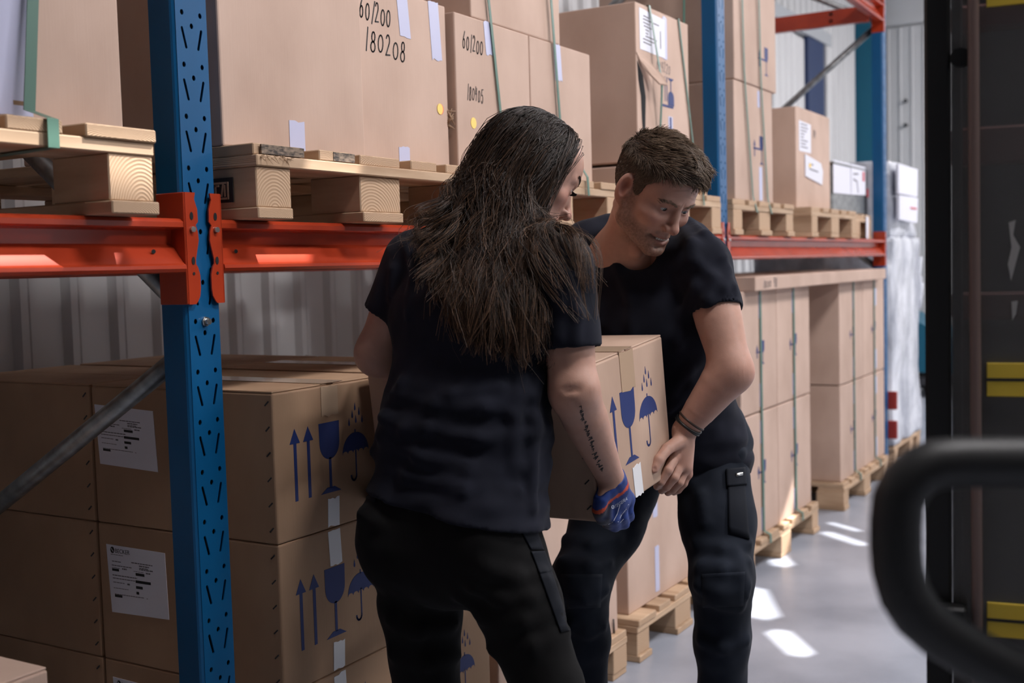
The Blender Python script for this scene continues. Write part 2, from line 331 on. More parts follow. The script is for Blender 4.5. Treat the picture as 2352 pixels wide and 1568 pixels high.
# beam profile in (y, z), front lip, recessed web, flared lower box, rounded bottom lip
def beam_profile(h):
    return [(.004, h), (0, h - .003), (-.004, h - .007), (-.004, h - .016), (.002, h - .0185), (.028, h - .022), (.030, h - .046), (.022, h - .054), (-.002, .018), (-.007, .014), (-.008, .008), (-.004, .002), (.003, 0), (.035, 0), (.037, .003), (.037, h - .003), (.035, h)]
def connector(x, side, z0, z1, y0, root):
    # side plate + wrapped front plate with wavy inner edge, pegs and bolts. side=+1: beam lies to the right of the post
    L = z1 - z0; e = .036; w1 = .030; w2 = .021
    inner = [(0, .85 * w1), (.012, w1 * .75), (.03, w1 * .98), (.052, w1), (.058, w1 * .8), (.070, w1 * .95), (.085, w1), (.120, w2), (.128, w2), (.134, w1 * .85), (.148, w1), (.172, w1), (.186, w1 * .92), (.196, w2), (.2, w2 * .8)]
    if side < 0: pass
    pts = [(0, 0)] + [(0.5 * 0 + w, L - v * L / .2) for v, w in inner][::-1] + [(0, L)]
    bm = bmesh.new()
    sgn = -side        # front plate reaches over the post face
    V = [(x + sgn * u, v) for u, v in pts]
    A = [bm.verts.new((a, y0 - .006, z0 + b)) for a, b in V]; B = [bm.verts.new((a, y0 - .0028, z0 + b)) for a, b in V]
    bm.faces.new(A); bm.faces.new(B[::-1])
    for i in range(len(A)): bm.faces.new((A[i], B[i], B[(i + 1) % len(A)], A[(i + 1) % len(A)]))
    a, b = sorted((x, x + side * .004)); bx(bm, a, b, y0 - .006, y0 + e + .03, z0, z1, .0015)
    c = bm_obj('connector', bm, M['orange'], root)
    bm = bmesh.new()
    for v in (.042, .122): 
        zz = z1 - v * L / .2; cx = x + sgn * .014
        p = arc(cx, zz, .0042, .0075, 0, 340, 14); q = bm.faces.new([bm.verts.new((s, y0 - .0068, t)) for s, t in p])
    for v in (.145, ): 
        zz = z1 - v * L / .2; bm.faces.new([bm.verts.new((s, y0 - .0068, t)) for s, t in arc(x + sgn * .014, zz, .003, .003, 0, 330, 10)])
    bm_obj('peg_hole', bm, M['hole'], c)
    bm = bmesh.new(); zz = z1 - .066 * L / .2; tube(bm, (x + sgn * .014, y0 - .004, zz), (x + sgn * .014, y0 - .012, zz), .0052, 8); bm_obj('bolt', bm, M['zinc'], c)
    return c
def beam(x0, x1, zt, h, y0, label, ends=(True, True)):
    r = thing('rack_beam', label, 'rack beam', (0, 0, 0), 'orange horizontal rack beams')
    pr = beam_profile(h); k = len(pr); v = []; 
    for xx in (x0, x1): v += [(xx, y0 + (y if y0 < .5 else .037 - y), zt - h + z) for y, z in pr]
    f = [(i, (i + 1) % k, k + (i + 1) % k, k + i) for i in range(k)] + [tuple(range(k))[::-1], tuple(range(k, 2 * k))]
    bm = bmesh.new(); VV = [bm.verts.new(p) for p in v]
    for q in f: bm.faces.new([VV[i] for i in q])
    bm_obj('beam', bm, M['orange'], r)
    yy = y0 if y0 < .5 else y0 + .04
    for xx, s, e in ((x0, 1, ends[0]), (x1, -1, ends[1])):
        if e and y0 < .5: connector(xx - s * .0045, s, zt - h - .058, zt + .048, y0, r)
        elif e: box('connector', xx - .003, xx + .003, y0 - .03, y0 + .04, zt - h - .05, zt + .04, M['orange'], r)
    if y0 < .5:
        bm = bmesh.new(); xx = x1 - .06 if x1 < 2 else x0 + .05
        bm.faces.new([bm.verts.new((a, y0 + .0105, b)) for a, b in arc(xx, zt - h + .040, .005, .004, 0, 330, 10)]); bm_obj('peg_hole', bm, M['hole'], r)
    return r
B0 = [(-1.28, POSTX[0], 'left bay'), (POSTX[0] + PW, POSTX[1], 'middle bay'), (POSTX[1] + PW, POSTX[2], 'far bay')]
for i, (a, b, nm) in enumerate(B0):
    for y0, side in ((-.004, 'front'), (RD - PD + .02, 'rear')):
        beam(a + .004, b - .004, 1.436, .100, y0, f'{side} orange beam carrying the pallets of the {nm}, at shoulder height')
for y0, side in ((-.004, 'front'), (RD - PD + .02, 'rear')):
    beam(POSTX[1] + PW + .004, POSTX[2] - .004, 2.83, .110, y0, f'{side} orange beam of the upper level at the top of the far bay')
for xx, nm in ((6.93, 'end'), (5.95, 'middle')):
    r = thing('cross_support', f'orange cross bar of the upper level, near the {nm} of the far bay', 'cross bar', (xx, 0, 0), 'orange cross bars of the upper level')
    box('bar', -.025, .025, .04, RD - .08, 2.70, 2.79, M['orange'], r, .004)
    for yy in (.25, .25): 
        for zz in (2.725, 2.765):
            bm = bmesh.new(); tube(bm, (-.025, yy, zz), (-.034, yy, zz), .009, 8); bm_obj('bolt', bm, M['zinc'], r)
# ------------------------------------------------------------------ pallets
def board(name, x0, x1, y0, y1, z0, z1, along, parent, rough=.0):
    bm = bmesh.new(); j = lambda s: random.uniform(-s, s)
    bx(bm, x0 + j(.002), x1 + j(.002), y0 + j(.004), y1 + j(.004), z0, z1, .0022)
    bmesh.ops.recalc_face_normals(bm, faces=bm.faces[:])
    for f in bm.faces:
        n = f.normal
        f.material_index = 1 if abs(n.y if along == 'y' else n.x) > .8 else 0
    return bm_obj(name, bm, [M['wood_y' if along == 'y' else 'wood'], M['wood_end']], parent)
def pallet(label, x0, y0, z0, W=.8, D=1.05, group='wooden pallets'):
    r = thing('wooden_pallet', label, 'pallet', (x0 + W / 2, y0 + D / 2, z0), group); a, b = -W / 2, W / 2; c, d = -D / 2, D / 2
    bw = (.10, .145, .10); xs = (a, -.0725, b - .10)
    for x, ww in zip(xs, bw): board('bottom_board', x, x + ww, c, d, 0, .022, 'y', r)
    for y in (c + .004, -.0725, d - .149):
        for x, ww in zip(xs, bw): board('block', x + .001, x + ww - .001, y, y + .145, .022, .100, 'y', r)
    for y in (c, -.0725, d - .145): board('cross_board', a, b, y, y + .145, .100, .122, 'x', r)
    n = 5 if W < .95 else 7; ws = [.145, .1, .145, .1, .145] if n == 5 else [.12, .09, .12, .09, .12, .09, .12]
    gap = (W - sum(ws)) / (n - 1); x = a
    for k in range(n):
        board('deck_board', x, x + ws[k], c + .002, d, .122, .144, 'y', r); x += ws[k] + gap
    return r
ZB = 1.4365; ZP = ZB + .144
pallet('pallet on the left beam with a splintered end board', .605, -.068, ZB, group='pallets on the beams')
P1 = pallet('pallet on the middle beam directly right of the nearest upright, with dark stained board ends', 1.655, -.062, ZB, group='pallets on the beams')
pallet('pallet on the middle beam hidden mostly behind the woman', 2.505, -.055, ZB, group='pallets on the beams')
pallet('pallet on the middle beam behind the head of the man', 3.46, -.03, ZB, group='pallets on the beams')
pallet('pallet on the far beam right of the middle upright', 4.43, -.02, ZB, group='pallets on the beams')
pallet('pallet on the far beam under the box with two white papers', 5.49, -.03, ZB, W=.84, group='pallets on the beams')
P7 = pallet('pallet at the right end of the far beam under the grey crate', 6.36, .06, ZB, W=.70, group='pallets on the beams')
pallet('floor pallet under the near stack of brown boxes', 1.72, .02, 0, W=.815, group='pallets on the floor')
pallet('floor pallet behind the right leg of the man, under a small box', 2.545, -.02, 0, group='pallets on the floor')
pallet('floor pallet between the legs of the man, under the tall box', 3.44, -.02, 0, group='pallets on the floor')
pallet('floor pallet under the left stack of the far bay', 4.50, -.03, 0, W=1.06, group='pallets on the floor')
pallet('floor pallet under the right stack of the far bay', 6.03, -.03, 0, W=1.02, group='pallets on the floor')
pallet('floor pallet at the far left bottom under a cut off carton', .45, -.06, 0, W=.72, group='pallets on the floor')
# torn fibres and stains of the near pallet ends
bm = bmesh.new()
for i in range(26):
    x = -.39 + random.uniform(0, .09); z = .121 + random.uniform(-.004, .002); l = random.uniform(.006, .02)
    tube(bm, (x, -.527, z), (x + random.uniform(-.008, .008), -.527 - l, z - random.uniform(0, .02)), .0009, 4, .0003)
bm_obj('splinters', bm, M['wood'], P1)
M['stain'] = noisy(mat('dark_wood_stain', (.12, .09, .075), .8), (.05, .04, .035), (.30, .22, .16), (70, 20, 200), 6)
box('stain', -.30, -.175, -.5285, -.5262, .1015, .1205, M['stain'], P1); box('stain', -.385, -.262, -.5275, -.5235, .124, .142, M['stain'], P1); box('stain', -.17, -.10, -.5275, -.5235, .124, .142, M['stain'], P1)
# burnt-in stamp on the left side of the corner block
fr = frame((-.4, -.38, .022), (0, -1, 0), (0, 0, 1))
flat('stamp', [rect(.02, .012, .085, .060)], fr, M['ink'], P1, .0012); flat('stamp_letters', strokes([[(.03, .02), (.03, .05), (.072, .05), (.072, .02), (.03, .02)], [(.04, .025), (.04, .045), (.048, .045)], [(.055, .025), (.06, .047)], [(.064, .025), (.064, .045)]], .004), fr, M['wood'], P1, .0022)

# ------------------------------------------------------------------ cartons
def carton(label, x0, x1, y0, y1, z0, z1, group=None, m='card', flaps=False, name='cardboard_box', bev=.004):
    W, D, H = x1 - x0, y1 - y0, z1 - z0; a, c = W / 2, D / 2; ft = .0045 if flaps else 0
    bm = bmesh.new(); bx(bm, -a, a, -c, c, 0, H - ft, bev, 2)
    o = bm_obj(name, bm, M[m]); o.location = (x0 + a, y0 + c, z0)
    tag(o, label, 'box', group)
    if flaps:
        for s in (-1, 1):
            bm = bmesh.new(); e = .0015
            if D > W: bx(bm, min(s * a, s * e) + .001 * (s < 0), max(s * a, s * e) - .001 * (s > 0), -c + .002, c - .002, H - ft, H - .0003, .0012)
            else: bx(bm, -a + .002, a - .002, min(s * c, s * e), max(s * c, s * e), H - ft, H - .0003, .0012)
            bm_obj('flap', bm, M[m], o)
    o['size'] = (W, D, H)
    return o
def front(o): W, D, H = o['size']; return frame((-W / 2, -D / 2, 0), (1, 0, 0), (0, 0, 1))
def left(o): W, D, H = o['size']; return frame((-W / 2, D / 2, 0), (0, -1, 0), (0, 0, 1))
def topf(o): W, D, H = o['size']; return frame((-W / 2, -D / 2, H), (1, 0, 0), (0, 1, 0))
def tape(o, fr, u0, v0, u1, v1, m='tape', skew=0.0, name='tape_strip'):
    n = 5; top = [(u1 + (u0 - u1) * i / n + skew, v1 + random.uniform(-.003, .003)) for i in range(n + 1)]
    bot = [(u0 + (u1 - u0) * i / n, v0 + random.uniform(-.003, .003)) for i in range(n + 1)]
    return flat(name, [bot + top], fr, M[m], o, .0007, .0004)
def arrow(u, v0, v1, s=1.0, wd=.0045, hd=.016, hh=.031):
    return [(u - wd, v0), (u + wd, v0), (u + wd, v1 - hh * s), (u + hd * s, v1 - hh * s), (u, v1), (u - hd * s, v1 - hh * s), (u - wd, v1 - hh * s)]
def glass(u, v0, v1, s=1.0):
    w = .034 * s; bowl = arc(u, v1 - (v1 - v0) * .29, w * .97, (v1 - v0) * .235, 0, -180, 14)
    return [[(u + w, v1)] + [(u - w, v1)] + bowl[::-1], rect(u - .004 * s, v0 + .01 * s, u + .004 * s, v1 - (v1 - v0) * .5),
            [(u - .034 * s, v0), (u + .034 * s, v0), (u + .012 * s, v0 + .012 * s), (u - .012 * s, v0 + .012 * s)]]
def umbrella(u, v0, v1, s=1.0):
    zc = v0 + (v1 - v0) * .44; r = .046 * s; can = arc(u, zc, r, r * .98, 0, 180, 18); sc = []
    for k in range(5): sc += arc(u - r + r * .2 + k * r * .4, zc, r * .2, r * .14, 180, 0, 5)
    out = [can + sc[1:-1], rect(u - .002 * s, v0 + .012 * s, u + .002 * s, zc + r * .2), rect(u - .0018 * s, zc + r * .9, u + .0018 * s, zc + r * 1.12)]
    hook = arc(u - .009 * s, v0 + .012 * s, .009 * s, .011 * s, 0, -180, 8)
    out += strokes([hook], .0045 * s)
    for dx, dy in ((-.02, .062), (-.008, .078), (.004, .066), (.002, .094), (.016, .082), (.026, .064)):
        cx, cy = u + dx * s, zc + dy * s + .006; out.append([(cx, cy + .011 * s)] + arc(cx, cy - .002, .0028 * s, .005 * s, 20, -200, 7))
    return out
def symbols(o, fr, arrows=(.062, .104), g=.173, um=.262, v0=.078, v1=.231, hide_base=None):
    for u in arrows: flat('arrow_print', [arrow(u, v0 + .001, v1)], fr, M['ink_blue'], o, .0004, .0002)
    gp = glass(g, v0, v1); flat('glass_print', gp, fr, M['ink_blue'], o, .0004, .0002)
    up = umbrella(um, v0 + .012, v1); flat('umbrella_print', up[:5], fr, M['ink_blue'], o, .0004, .0002)
    rp = flat('raindrop_print', up[5:], fr, M['ink_blue'], o, .0004, .0002); rp['kind'] = 'stuff'
def staples(o, fr, u, H, n=6):
    for i in range(n):
        v = .03 + (H - .055) * i / (n - 1); flat('staple', strokes([[(u - .0045, v - .004), (u + .0045, v + .004)]], .0028), fr, M['steel_dark'], o, .0006, .0008)
def text_mesh(name, body, size, fr, u, v, m, parent):
    cu = bpy.data.curves.new(name, 'FONT'); cu.body = body; cu.size = size; cu.extrude = .0002; o = bpy.data.objects.new(name, cu); link(o)
    me = bpy.data.meshes.new_from_object(o.evaluated_get(bpy.context.evaluated_depsgraph_get())); bpy.data.objects.remove(o)
    O, U, V, N = fr
    for vv in me.vertices: vv.co = O + U * (u + vv.co.x) + V * (v + vv.co.y) + N * (.0014 + vv.co.z)
    me.materials.clear(); me.materials.append(m); o = bpy.data.objects.new(name, me); o.parent = parent; return link(o)
def shipping_label(o, fr, pts, logo):
    # pts: lower-left, lower-right, upper-right, upper-left corner on the face
    p = flat('shipping_label', [pts], fr, M['paper'], o, .0009, .0004)
    a, b, c, d = [Vector((x, y)) for x, y in pts]
    def mp(s, t): q = (a * (1 - s) + b * s) * (1 - t) + (d * (1 - s) + c * s) * t; return (q.x, q.y)
    rows = [(.42, .78, .78, .007), (.55, .72, .745, .008), (.55, .70, .715, .006), (.55, .78, .695, .008), (.07, .28, .86, .004), (.08, .24, .76, .006), (.07, .42, .70, .006), (.07, .22, .665, .004), (.25, .33, .665, .01), (.45, .62, .655, .004), (.66, .75, .65, .009), (.07, .5, .555, .007), (.07, .46, .51, .006), (.07, .28, .45, .005), (.32, .37, .445, .012), (.07, .33, .365, .004), (.08, .60, .275, .005), (.64, .66, .27, .004)]
    lines = []; bars = []
    for s0, s1, t, hgt in rows:
        s = s0
        while s < s1 - .01:
            e = min(s + random.uniform(.02, .06), s1); lines.append([mp(s, t - hgt), mp(e, t - hgt), mp(e, t + hgt), mp(s, t + hgt)]); s = e + .008
    for s0, s1, t, hgt in ((.07, .19, .635, .018), (.48, .63, .615, .02), (.47, .73, .505, .02), (.47, .585, .42, .02), (.47, .515, .335, .02), (.08, .21, .25, .018)):
        bars.append([mp(s0, t - hgt), mp(s1, t - hgt), mp(s1, t + hgt), mp(s0, t + hgt)])
    flat('small_print', lines, fr, M['ink_grey'], p, .0014, .0002); flat('print_bars', bars, fr, M['ink'], p, .0014, .0002)
    if logo:
        u, v = mp(.07, .9); c0 = (u + .006, v + .004); flat('logo', [arc(c0[0], c0[1], .0065, .0075, 0, 340, 16)], fr, M['ink'], p, .0014, .0002)
        flat('logo_inset', strokes([[(c0[0] - .003, c0[1] + .003), (c0[0] + .003, c0[1] - .003)]], .0015), fr, M['paper'], p, .0018, .0002)
        text_mesh('lettering', 'BECKER', .0135, fr, u + .0145, v - .0015, M['ink'], p)
    # clear film pouch around the sheet
    return p
# ---- near stack under the middle beam: three rows, two columns, two deep
ROWN = ['bottom', 'middle', 'top']; X0 = 1.7455; BWX, BDY, BHZ = .383, .545, .3155; Z0 = .132 + .012
for k in range(3):
    z0 = Z0 + k * .3165
    for cix, xa in enumerate((X0, X0 + .412)):
        for dj in range(2):
            vis = cix == 0
            lab = f'brown box with blue symbols, {ROWN[k]} of the near stack, beside the nearest upright' if (vis and dj == 0) else \
                  f'plain brown box, {ROWN[k]} row, at the far left of the near stack' if vis else \
                  f'brown box with blue umbrella, {ROWN[k]} row, behind the legs of the woman' if dj == 0 else \
                  f'brown box, {ROWN[k]} row in the hidden back corner of the near stack'
            o = carton(lab, xa, xa + BWX, .003 + dj * .552 + random.uniform(-.001, .001), .003 + dj * .552 + BDY, z0, z0 + BHZ, 'brown boxes of the near stack', 'card_shaded', flaps=(k == 2))
            if vis: staples(o, left(o), BDY - .016, BHZ)
            if dj == 0:
                f = front(o); symbols(o, f)
                tape(o, f, .158, .004, .196, .064, 'tape_w', .003, 'paper_tape'); 
                if k < 2: tape(o, f, .160, .235, .200, BHZ - .006, 'tape_w', -.004, 'paper_tape')
                else: tape(o, f, .150, .245, .205, BHZ - .006, 'tape_clear', 0, 'clear_tape')
                if k == 2: tape(o, topf(o), .152, .0, .228, BDY, 'tape_clear', 0, 'clear_tape')
                if vis and k == 2: shipping_label(o, left(o), [(.020, .135), (.205, .128), (.198, .262), (.010, .270)], False)
                if vis and k == 1: shipping_label(o, left(o), [(.035, .112), (.218, .118), (.214, .266), (.026, .268)], True)
                if vis and k == 0: shipping_label(o, left(o), [(.035, .112), (.218, .118), (.214, .272), (.026, .276)], True)
# ---- the carton the two people carry (same kind)
CB = carton('brown box with blue glass and umbrella symbols carried by the two people', 2.043, 2.412, -.578, -.03, .826, 1.145, None, 'card_lit', flaps=True, name='carried_box')
CB.rotation_euler = (math.radians(-1.0), math.radians(-6.0), math.radians(-1.0))
CB.location = Vector((2.040, -.580, .816)) - CB.rotation_euler.to_matrix() @ Vector((-.1845, -.274, 0))
f = front(CB); symbols(CB, f, (.06, .104), .172, .268, .080, .235)
tape(CB, f, .172, .0, .212, .068, 'tape_w', -.004, 'paper_tape'); tape(CB, f, .150, .232, .215, .315, 'tape_clear', 0, 'clear_tape'); tape(CB, topf(CB), .150, .0, .215, .546, 'tape_clear', 0, 'clear_tape')
staples(CB, left(CB), .530, .319)
# ---- upper level cartons
G1 = 'large cartons on the beam level'
o = carton('large carton with a wide pale tape and green strap, left of the nearest upright', .62, 1.416, .022, .82, ZP, 2.55, G1)
W = .796; tape(o, front(o), .550, .012, .612, .95, 'tape', -.004); 
box('hand_hole', .178, .201, -.4008, -.399, .030, .037, M['card_edge'], o, .0002)
o = carton('large blank carton right of the nearest upright with one small pale tape at its foot', 1.655, 2.101, .02, .62, ZP, 2.42, G1)
tape(o, front(o), .192, .004, .240, .066); tape(o, front(o), .10, .445, .145, .52)
o = carton('large carton marked 60/200 and 180208 with two pale tapes and a yellow dot', 2.107, 2.485, .045, .64, ZP, 1.997, G1); f = front(o)
handwriting('60/200', .022, .330, .044, f, o, .0034, .50, -.06); handwriting('180208', .040, .262, .047, f, o, .0036, .62, -.08)
tape(o, f, .178, .312, .222, .416, 'tape', -.012); tape(o, f, .312, .275, .356, .418, 'tape', -.012); tape(o, f, .158, .004, .202, .048)
flat('dot_rim', [arc(.343, .154, .0125, .0135, 0, 350, 20)], f, M['dot_red'], o, .0004); flat('dot_sticker', [arc(.339, .154, .0125, .0135, 0, 350, 20)], f, M['dot'], o, .0012)
bm = bmesh.new()
for i in range(16): tube(bm, (.186, -.296, .135 + random.uniform(-.02, .02)), (.192 + random.uniform(0, .014), -.30 + random.uniform(-.012, .01), .135 + random.uniform(-.03, .03)), .004, 5, .001)
bm_obj('torn_edge', bm, M['card_edge'], o)
o = carton('carton marked 601200 and 180405 with one pale tape and a yellow dot', 2.503, 2.886, .03, .62, ZP, 1.986, G1); f = front(o)
handwriting('601200', .034, .318, .040, f, o, .0030, .46, -.06); handwriting('180405', .050, .190, .036, f, o, .0024, .40, -.05)
tape(o, f, .150, .318, .192, .404, 'tape', -.01); flat('dot_sticker', [arc(.077, .130, .0135, .0145, 0, 350, 20)], f, M['dot'], o, .0006)
o = carton('carton with one pale tape beside the box marked 601200, behind the woman', 2.890, 3.272, .03, .62, ZP, 1.986, G1); f = front(o); tape(o, f, .150, .300, .194, .404, 'tape', -.01)
for xx in (.13, .2): pass
o = carton('carton lying on top of the two boxes behind the woman', 2.592, 3.086, .035, .6, 1.988, 2.5, G1)
o = carton('large carton with torn corner and white label, above the head of the man', 3.557, 4.02, .0, .75, 1.672, 2.199, G1); f = front(o)
p = flat('shipping_label', [[(.03, .375), (.242, .372), (.242, .505), (.028, .512)]], f, M['paper'], o, .0008)
flat('small_print', strokes([[(.05 + random.random() * .03, .49 - i * .011), (.09 + random.random() * .12, .488 - i * .011)] for i in range(9)], .004) + [rect(.20, .40, .207, .46)], f, M['ink_grey'], p, .0014, .0002)
tape(o, f, .225, .37, .262, .515); handwriting('609220', .165, .325, .034, f, o, .0022, .62, -.03, M['ink_grey'])
flat('glass_print', [[(a, 2 * .262 - b) for a, b in pl] for pl in glass(.29, .215, .31, .8)], f, M['ink_blue'], o, .0004)
flat('arrow_print', [[(a, b) for a, b in arrow(.205, .21, .315, 1, .003)], rect(.235, .225, .240, .31), rect(.252, .225, .257, .31), rect(.20, .205, .31, .213)], f, M['ink_blue'], o, .0004)
q = flat('blue_label', [rect(.262, .11, .300, .175)], f, M['tape'], o, .0006); flat('label_print', [rect(.274, .128, .288, .172)], f, M['ink_blue'], q, .0012); flat('label_mark', [rect(.270, .112, .294, .124)], f, M['dot'], q, .0012)
bm = bmesh.new()   # torn hole and the flap hanging from it
for pl, dz in (([(.004, .335), (.05, .29), (.07, .22), (.06, .10), (.045, .06), (.035, .14), (.03, .22), (.012, .27)], .0),): bm.faces.new([bm.verts.new((-.2315 + a, -.3757, b)) for a, b in pl])
bm_obj('torn_hole', bm, M['hole'], o)
bm = bmesh.new(); A = [(-.2315 + a, -.377 - d, b) for a, b, d in ((.0, .36, .0), (.05, .355, .005), (.12, .285, .05), (.125, .262, .055), (.085, .262, .045), (.03, .315, .01))]
top = [bm.verts.new(p) for p in A]; bot = [bm.verts.new((p[0], p[1] + .004, p[2] - .003)) for p in A]; bm.faces.new(top); bm.faces.new(bot[::-1])
for i in range(len(A)): bm.faces.new((top[i], bot[i], bot[(i + 1) % len(A)], top[(i + 1) % len(A)]))
bm_obj('torn_flap', bm, M['card'], o)
o = carton('flat carton between the pallet and the torn box, behind the man', 3.50, 3.96, .03, .7, ZP, 1.655, G1)
pr = thing('wooden_collar', 'small pale wooden collar on the pallet, right of the head of the man', 'wooden frame', (4.05, .02, ZP))
box('top_rail', -.07, .17, -.01, .05, .062, .082, M['wood'], pr, .003); box('post', .105, .165, -.01, .05, 0, .062, M['wood_end'], pr, .003); box('back_panel', -.07, .105, .03, .05, 0, .062, M['card'], pr, .002); box('spacer', -.08, .18, .055, .6, 0, .02, M['wood_y'], pr, .002)
GB = 'strapped cartons on the far beam'
def small_symbols(o, f, u, v, s=1.0):
    flat('glass_print', glass(u + .035 * s, v, v + .12 * s, .7 * s), f, M['ink_blue'], o, .0004); flat('arrow_print', [arrow(u - .055 * s, v + .03, v + .1 * s, .8, .004), rect(u - .07 * s, v + .06 * s, u + .02 * s, v + .068 * s)], f, M['ink_blue'], o, .0004)
o = carton('upper strapped carton right of the middle upright', 4.512, 5.052, .0, .6, 2.066, 2.62, GB); small_symbols(o, front(o), .37, .06, 1.0); handwriting('1800', .36, .50, .05, front(o), o, .004)
o = carton('lower strapped carton right of the middle upright', 4.502, 4.990, .0, .6, ZP, 2.062, GB); small_symbols(o, front(o), .30, .16, 1.0); tape(o, front(o), .30, .006, .34, .15); tape(o, front(o), .29, .40, .32, .47)
o = carton('carton with two white papers on the far beam', 5.606, 6.215, .08, .62, ZP, 2.078, None); f = front(o)
p = flat('white_sheet', [[(.05, .285), (.255, .285), (.255, .43), (.05, .435)]], f, M['paper'], o, .0008); flat('small_print', strokes([[(.08, .42 - i * .016), (.12 + random.random() * .1, .42 - i * .016)] for i in range(8)], .005), f, M['ink_grey'], p, .0014)
p = flat('document_pouch', [[(.14, .165), (.44, .135), (.455, .205), (.42, .245), (.14, .275)]], f, M['paper'], o, .004, .002); flat('small_print', strokes([[(.20, .23), (.27, .228)], [(.21, .205), (.36, .198)]], .006), f, M['ink_grey'], p, .0066); flat('yellow_mark', [arc(.215, .222, .02, .012, 0, 340, 10)], f, M['dot'], p, .0072)
handwriting('84', .30, .37, .04, f, o, .004, m=M['ink_grey'])
bm = bmesh.new()
for i in range(5): bx(bm, -.25 + i * .11, -.16 + i * .11 + random.uniform(0, .02), -.26, -.2, .498, .503)
bm_obj('frayed_top', bm, M['card'], o)
cr = thing('grey_crate', 'grey steel crate with white papers at the right end of the far beam', 'crate', (6.68, .45, ZP))
box('crate_body', -.38, .34, -.36, .34, 0, .262, M['galv'], cr, .01); box('crate_end', .345, .40, -.36, .34, 0, .272, M['steel_dark'], cr, .004); box('crate_rim', -.385, .345, -.37, .345, .262, .275, M['galv'], cr, .003)
bm = bmesh.new()
for i in range(6): bm.faces.new([bm.verts.new((-.05 + i * .055 + a, -.3615, .13 + b)) for a, b in arc(0, 0, .012, .012, 0, 330, 8)])
bm_obj('vent_hole', bm, M['hole'], cr)
fr = frame((-.38, -.362, 0), (1, 0, 0), (0, 0, 1))
flat('white_sheet', [[(.0, .105), (.36, .11), (.36, .285), (.0, .285)]], fr, M['paper'], cr, .004); p = flat('white_sheet', [[(.37, .11), (.70, .12), (.70, .285), (.37, .285)]], fr, M['paper'], cr, .006)
flat('small_print', strokes([[(.42, .23), (.52, .235)], [(.42, .20), (.50, .19)], [(.52, .13), (.5, .18)]], .008), fr, M['ink_grey'], p, .008); flat('red_mark', [rect(.63, .20, .67, .255)], fr, M['ink_red'], p, .008); flat('red_tag', [rect(.745, .11, .775, .16)], fr, M['ink_red'], cr, .006)
flat('paper_tag', [rect(.545, .005, .60, .135)], frame((-.35, -.525, 0), (1, 0, 0), (0, 0, 1)), M['paper'], P7, .004)
# ---- floor level, middle bay
o = carton('pale carton with a fold, between the woman and the right leg of the man', 2.61, 3.06, .02, .6, .144, .70, None); f = front(o)
flat('crease_print', strokes([[(.12, .55), (.17, .40), (.10, .30)], [(.17, .40), (.44, .50)]], .002), f, M['card_edge'], o, .0002, .0002)
o = carton('small low carton on the floor pallet behind the right leg of the man', 3.075, 3.322, .0, .45, .144, .315, None, flaps=True)
bm = bmesh.new(); tube(bm, (.09, -.228, .0), (.078, -.232, .05), .003, 5); bm_obj('nail', bm, M['steel_dark'], o)
o = carton('tall carton with a yellow dot and two pale tapes, between the legs of the man', 3.482, 4.19, .035, .7, .144, .80, None); f = front(o)
tape(o, f, .215, .29, .255, .46); tape(o, f, .225, .02, .262, .185); flat('dot_sticker', [arc(.115, .335, .014, .020, 0, 350, 20)], f, M['dot'], o, .0006)
# ---- floor level, far bay
GE = 'strapped cartons of the left stack on the floor'; GF = 'strapped cartons of the right stack on the floor'
def strip(o, u, v0, v1, w=.03, m='tape'): tape(o, front(o), u, v0, u + w, v1, m)
for k, (za, zb) in enumerate(((.144, .678), (.684, 1.2035))):
    for j, (xa, xb) in enumerate(((4.535, 5.012), (5.018, 5.525))):
        o = carton(f'{"upper" if k else "lower"} {"right" if j else "left"} strapped carton of the floor stack beside the man', xa, xb, .0, .62, za, zb, GE)
        small_symbols(o, front(o), (.255, .245)[j], .20 if k else .22, .85)
        strip(o, (.235, .225)[j], .02, .12, .035); strip(o, (.235, .225)[j], .40, .50, .035)
    for j, (xa, xb) in enumerate(((6.075, 6.575), (6.582, 7.085))):
        o = carton(f'{"upper" if k else "lower"} {"right" if j else "left"} strapped carton of the last floor stack', xa, xb, .0, .62, za - .0 if k == 0 else .662, .656 if k == 0 else 1.2035, GF)
        small_symbols(o, front(o), (.265, .245)[j], .20, .8); strip(o, .27, .02, .13, .04); strip(o, .27, .39, .49, .04)
o = carton('long flat carton lying across the two stacks of the far bay', 4.587, 6.93, -.05, .62, 1.2045, 1.264, None, name='long_carton'); handwriting('1800', .10, .012, .028, front(o), o, .004, 1.1, m=M['ink_grey']); handwriting('98', .24, .012, .04, front(o), o, .004, m=M['ink_grey'])
o = carton('lit carton cut off at the bottom left corner of the picture', .60, 1.150, -.05, .50, .144, .722, None, flaps=True); tape(o, front(o), .20, .47, .26, .576, 'tape'); tape(o, topf(o), .20, .0, .26, .545, 'tape')
o = carton('plain carton high behind the torn box on the middle bay pallet', 3.60, 4.15, .78, .99, ZP, 2.3, None)
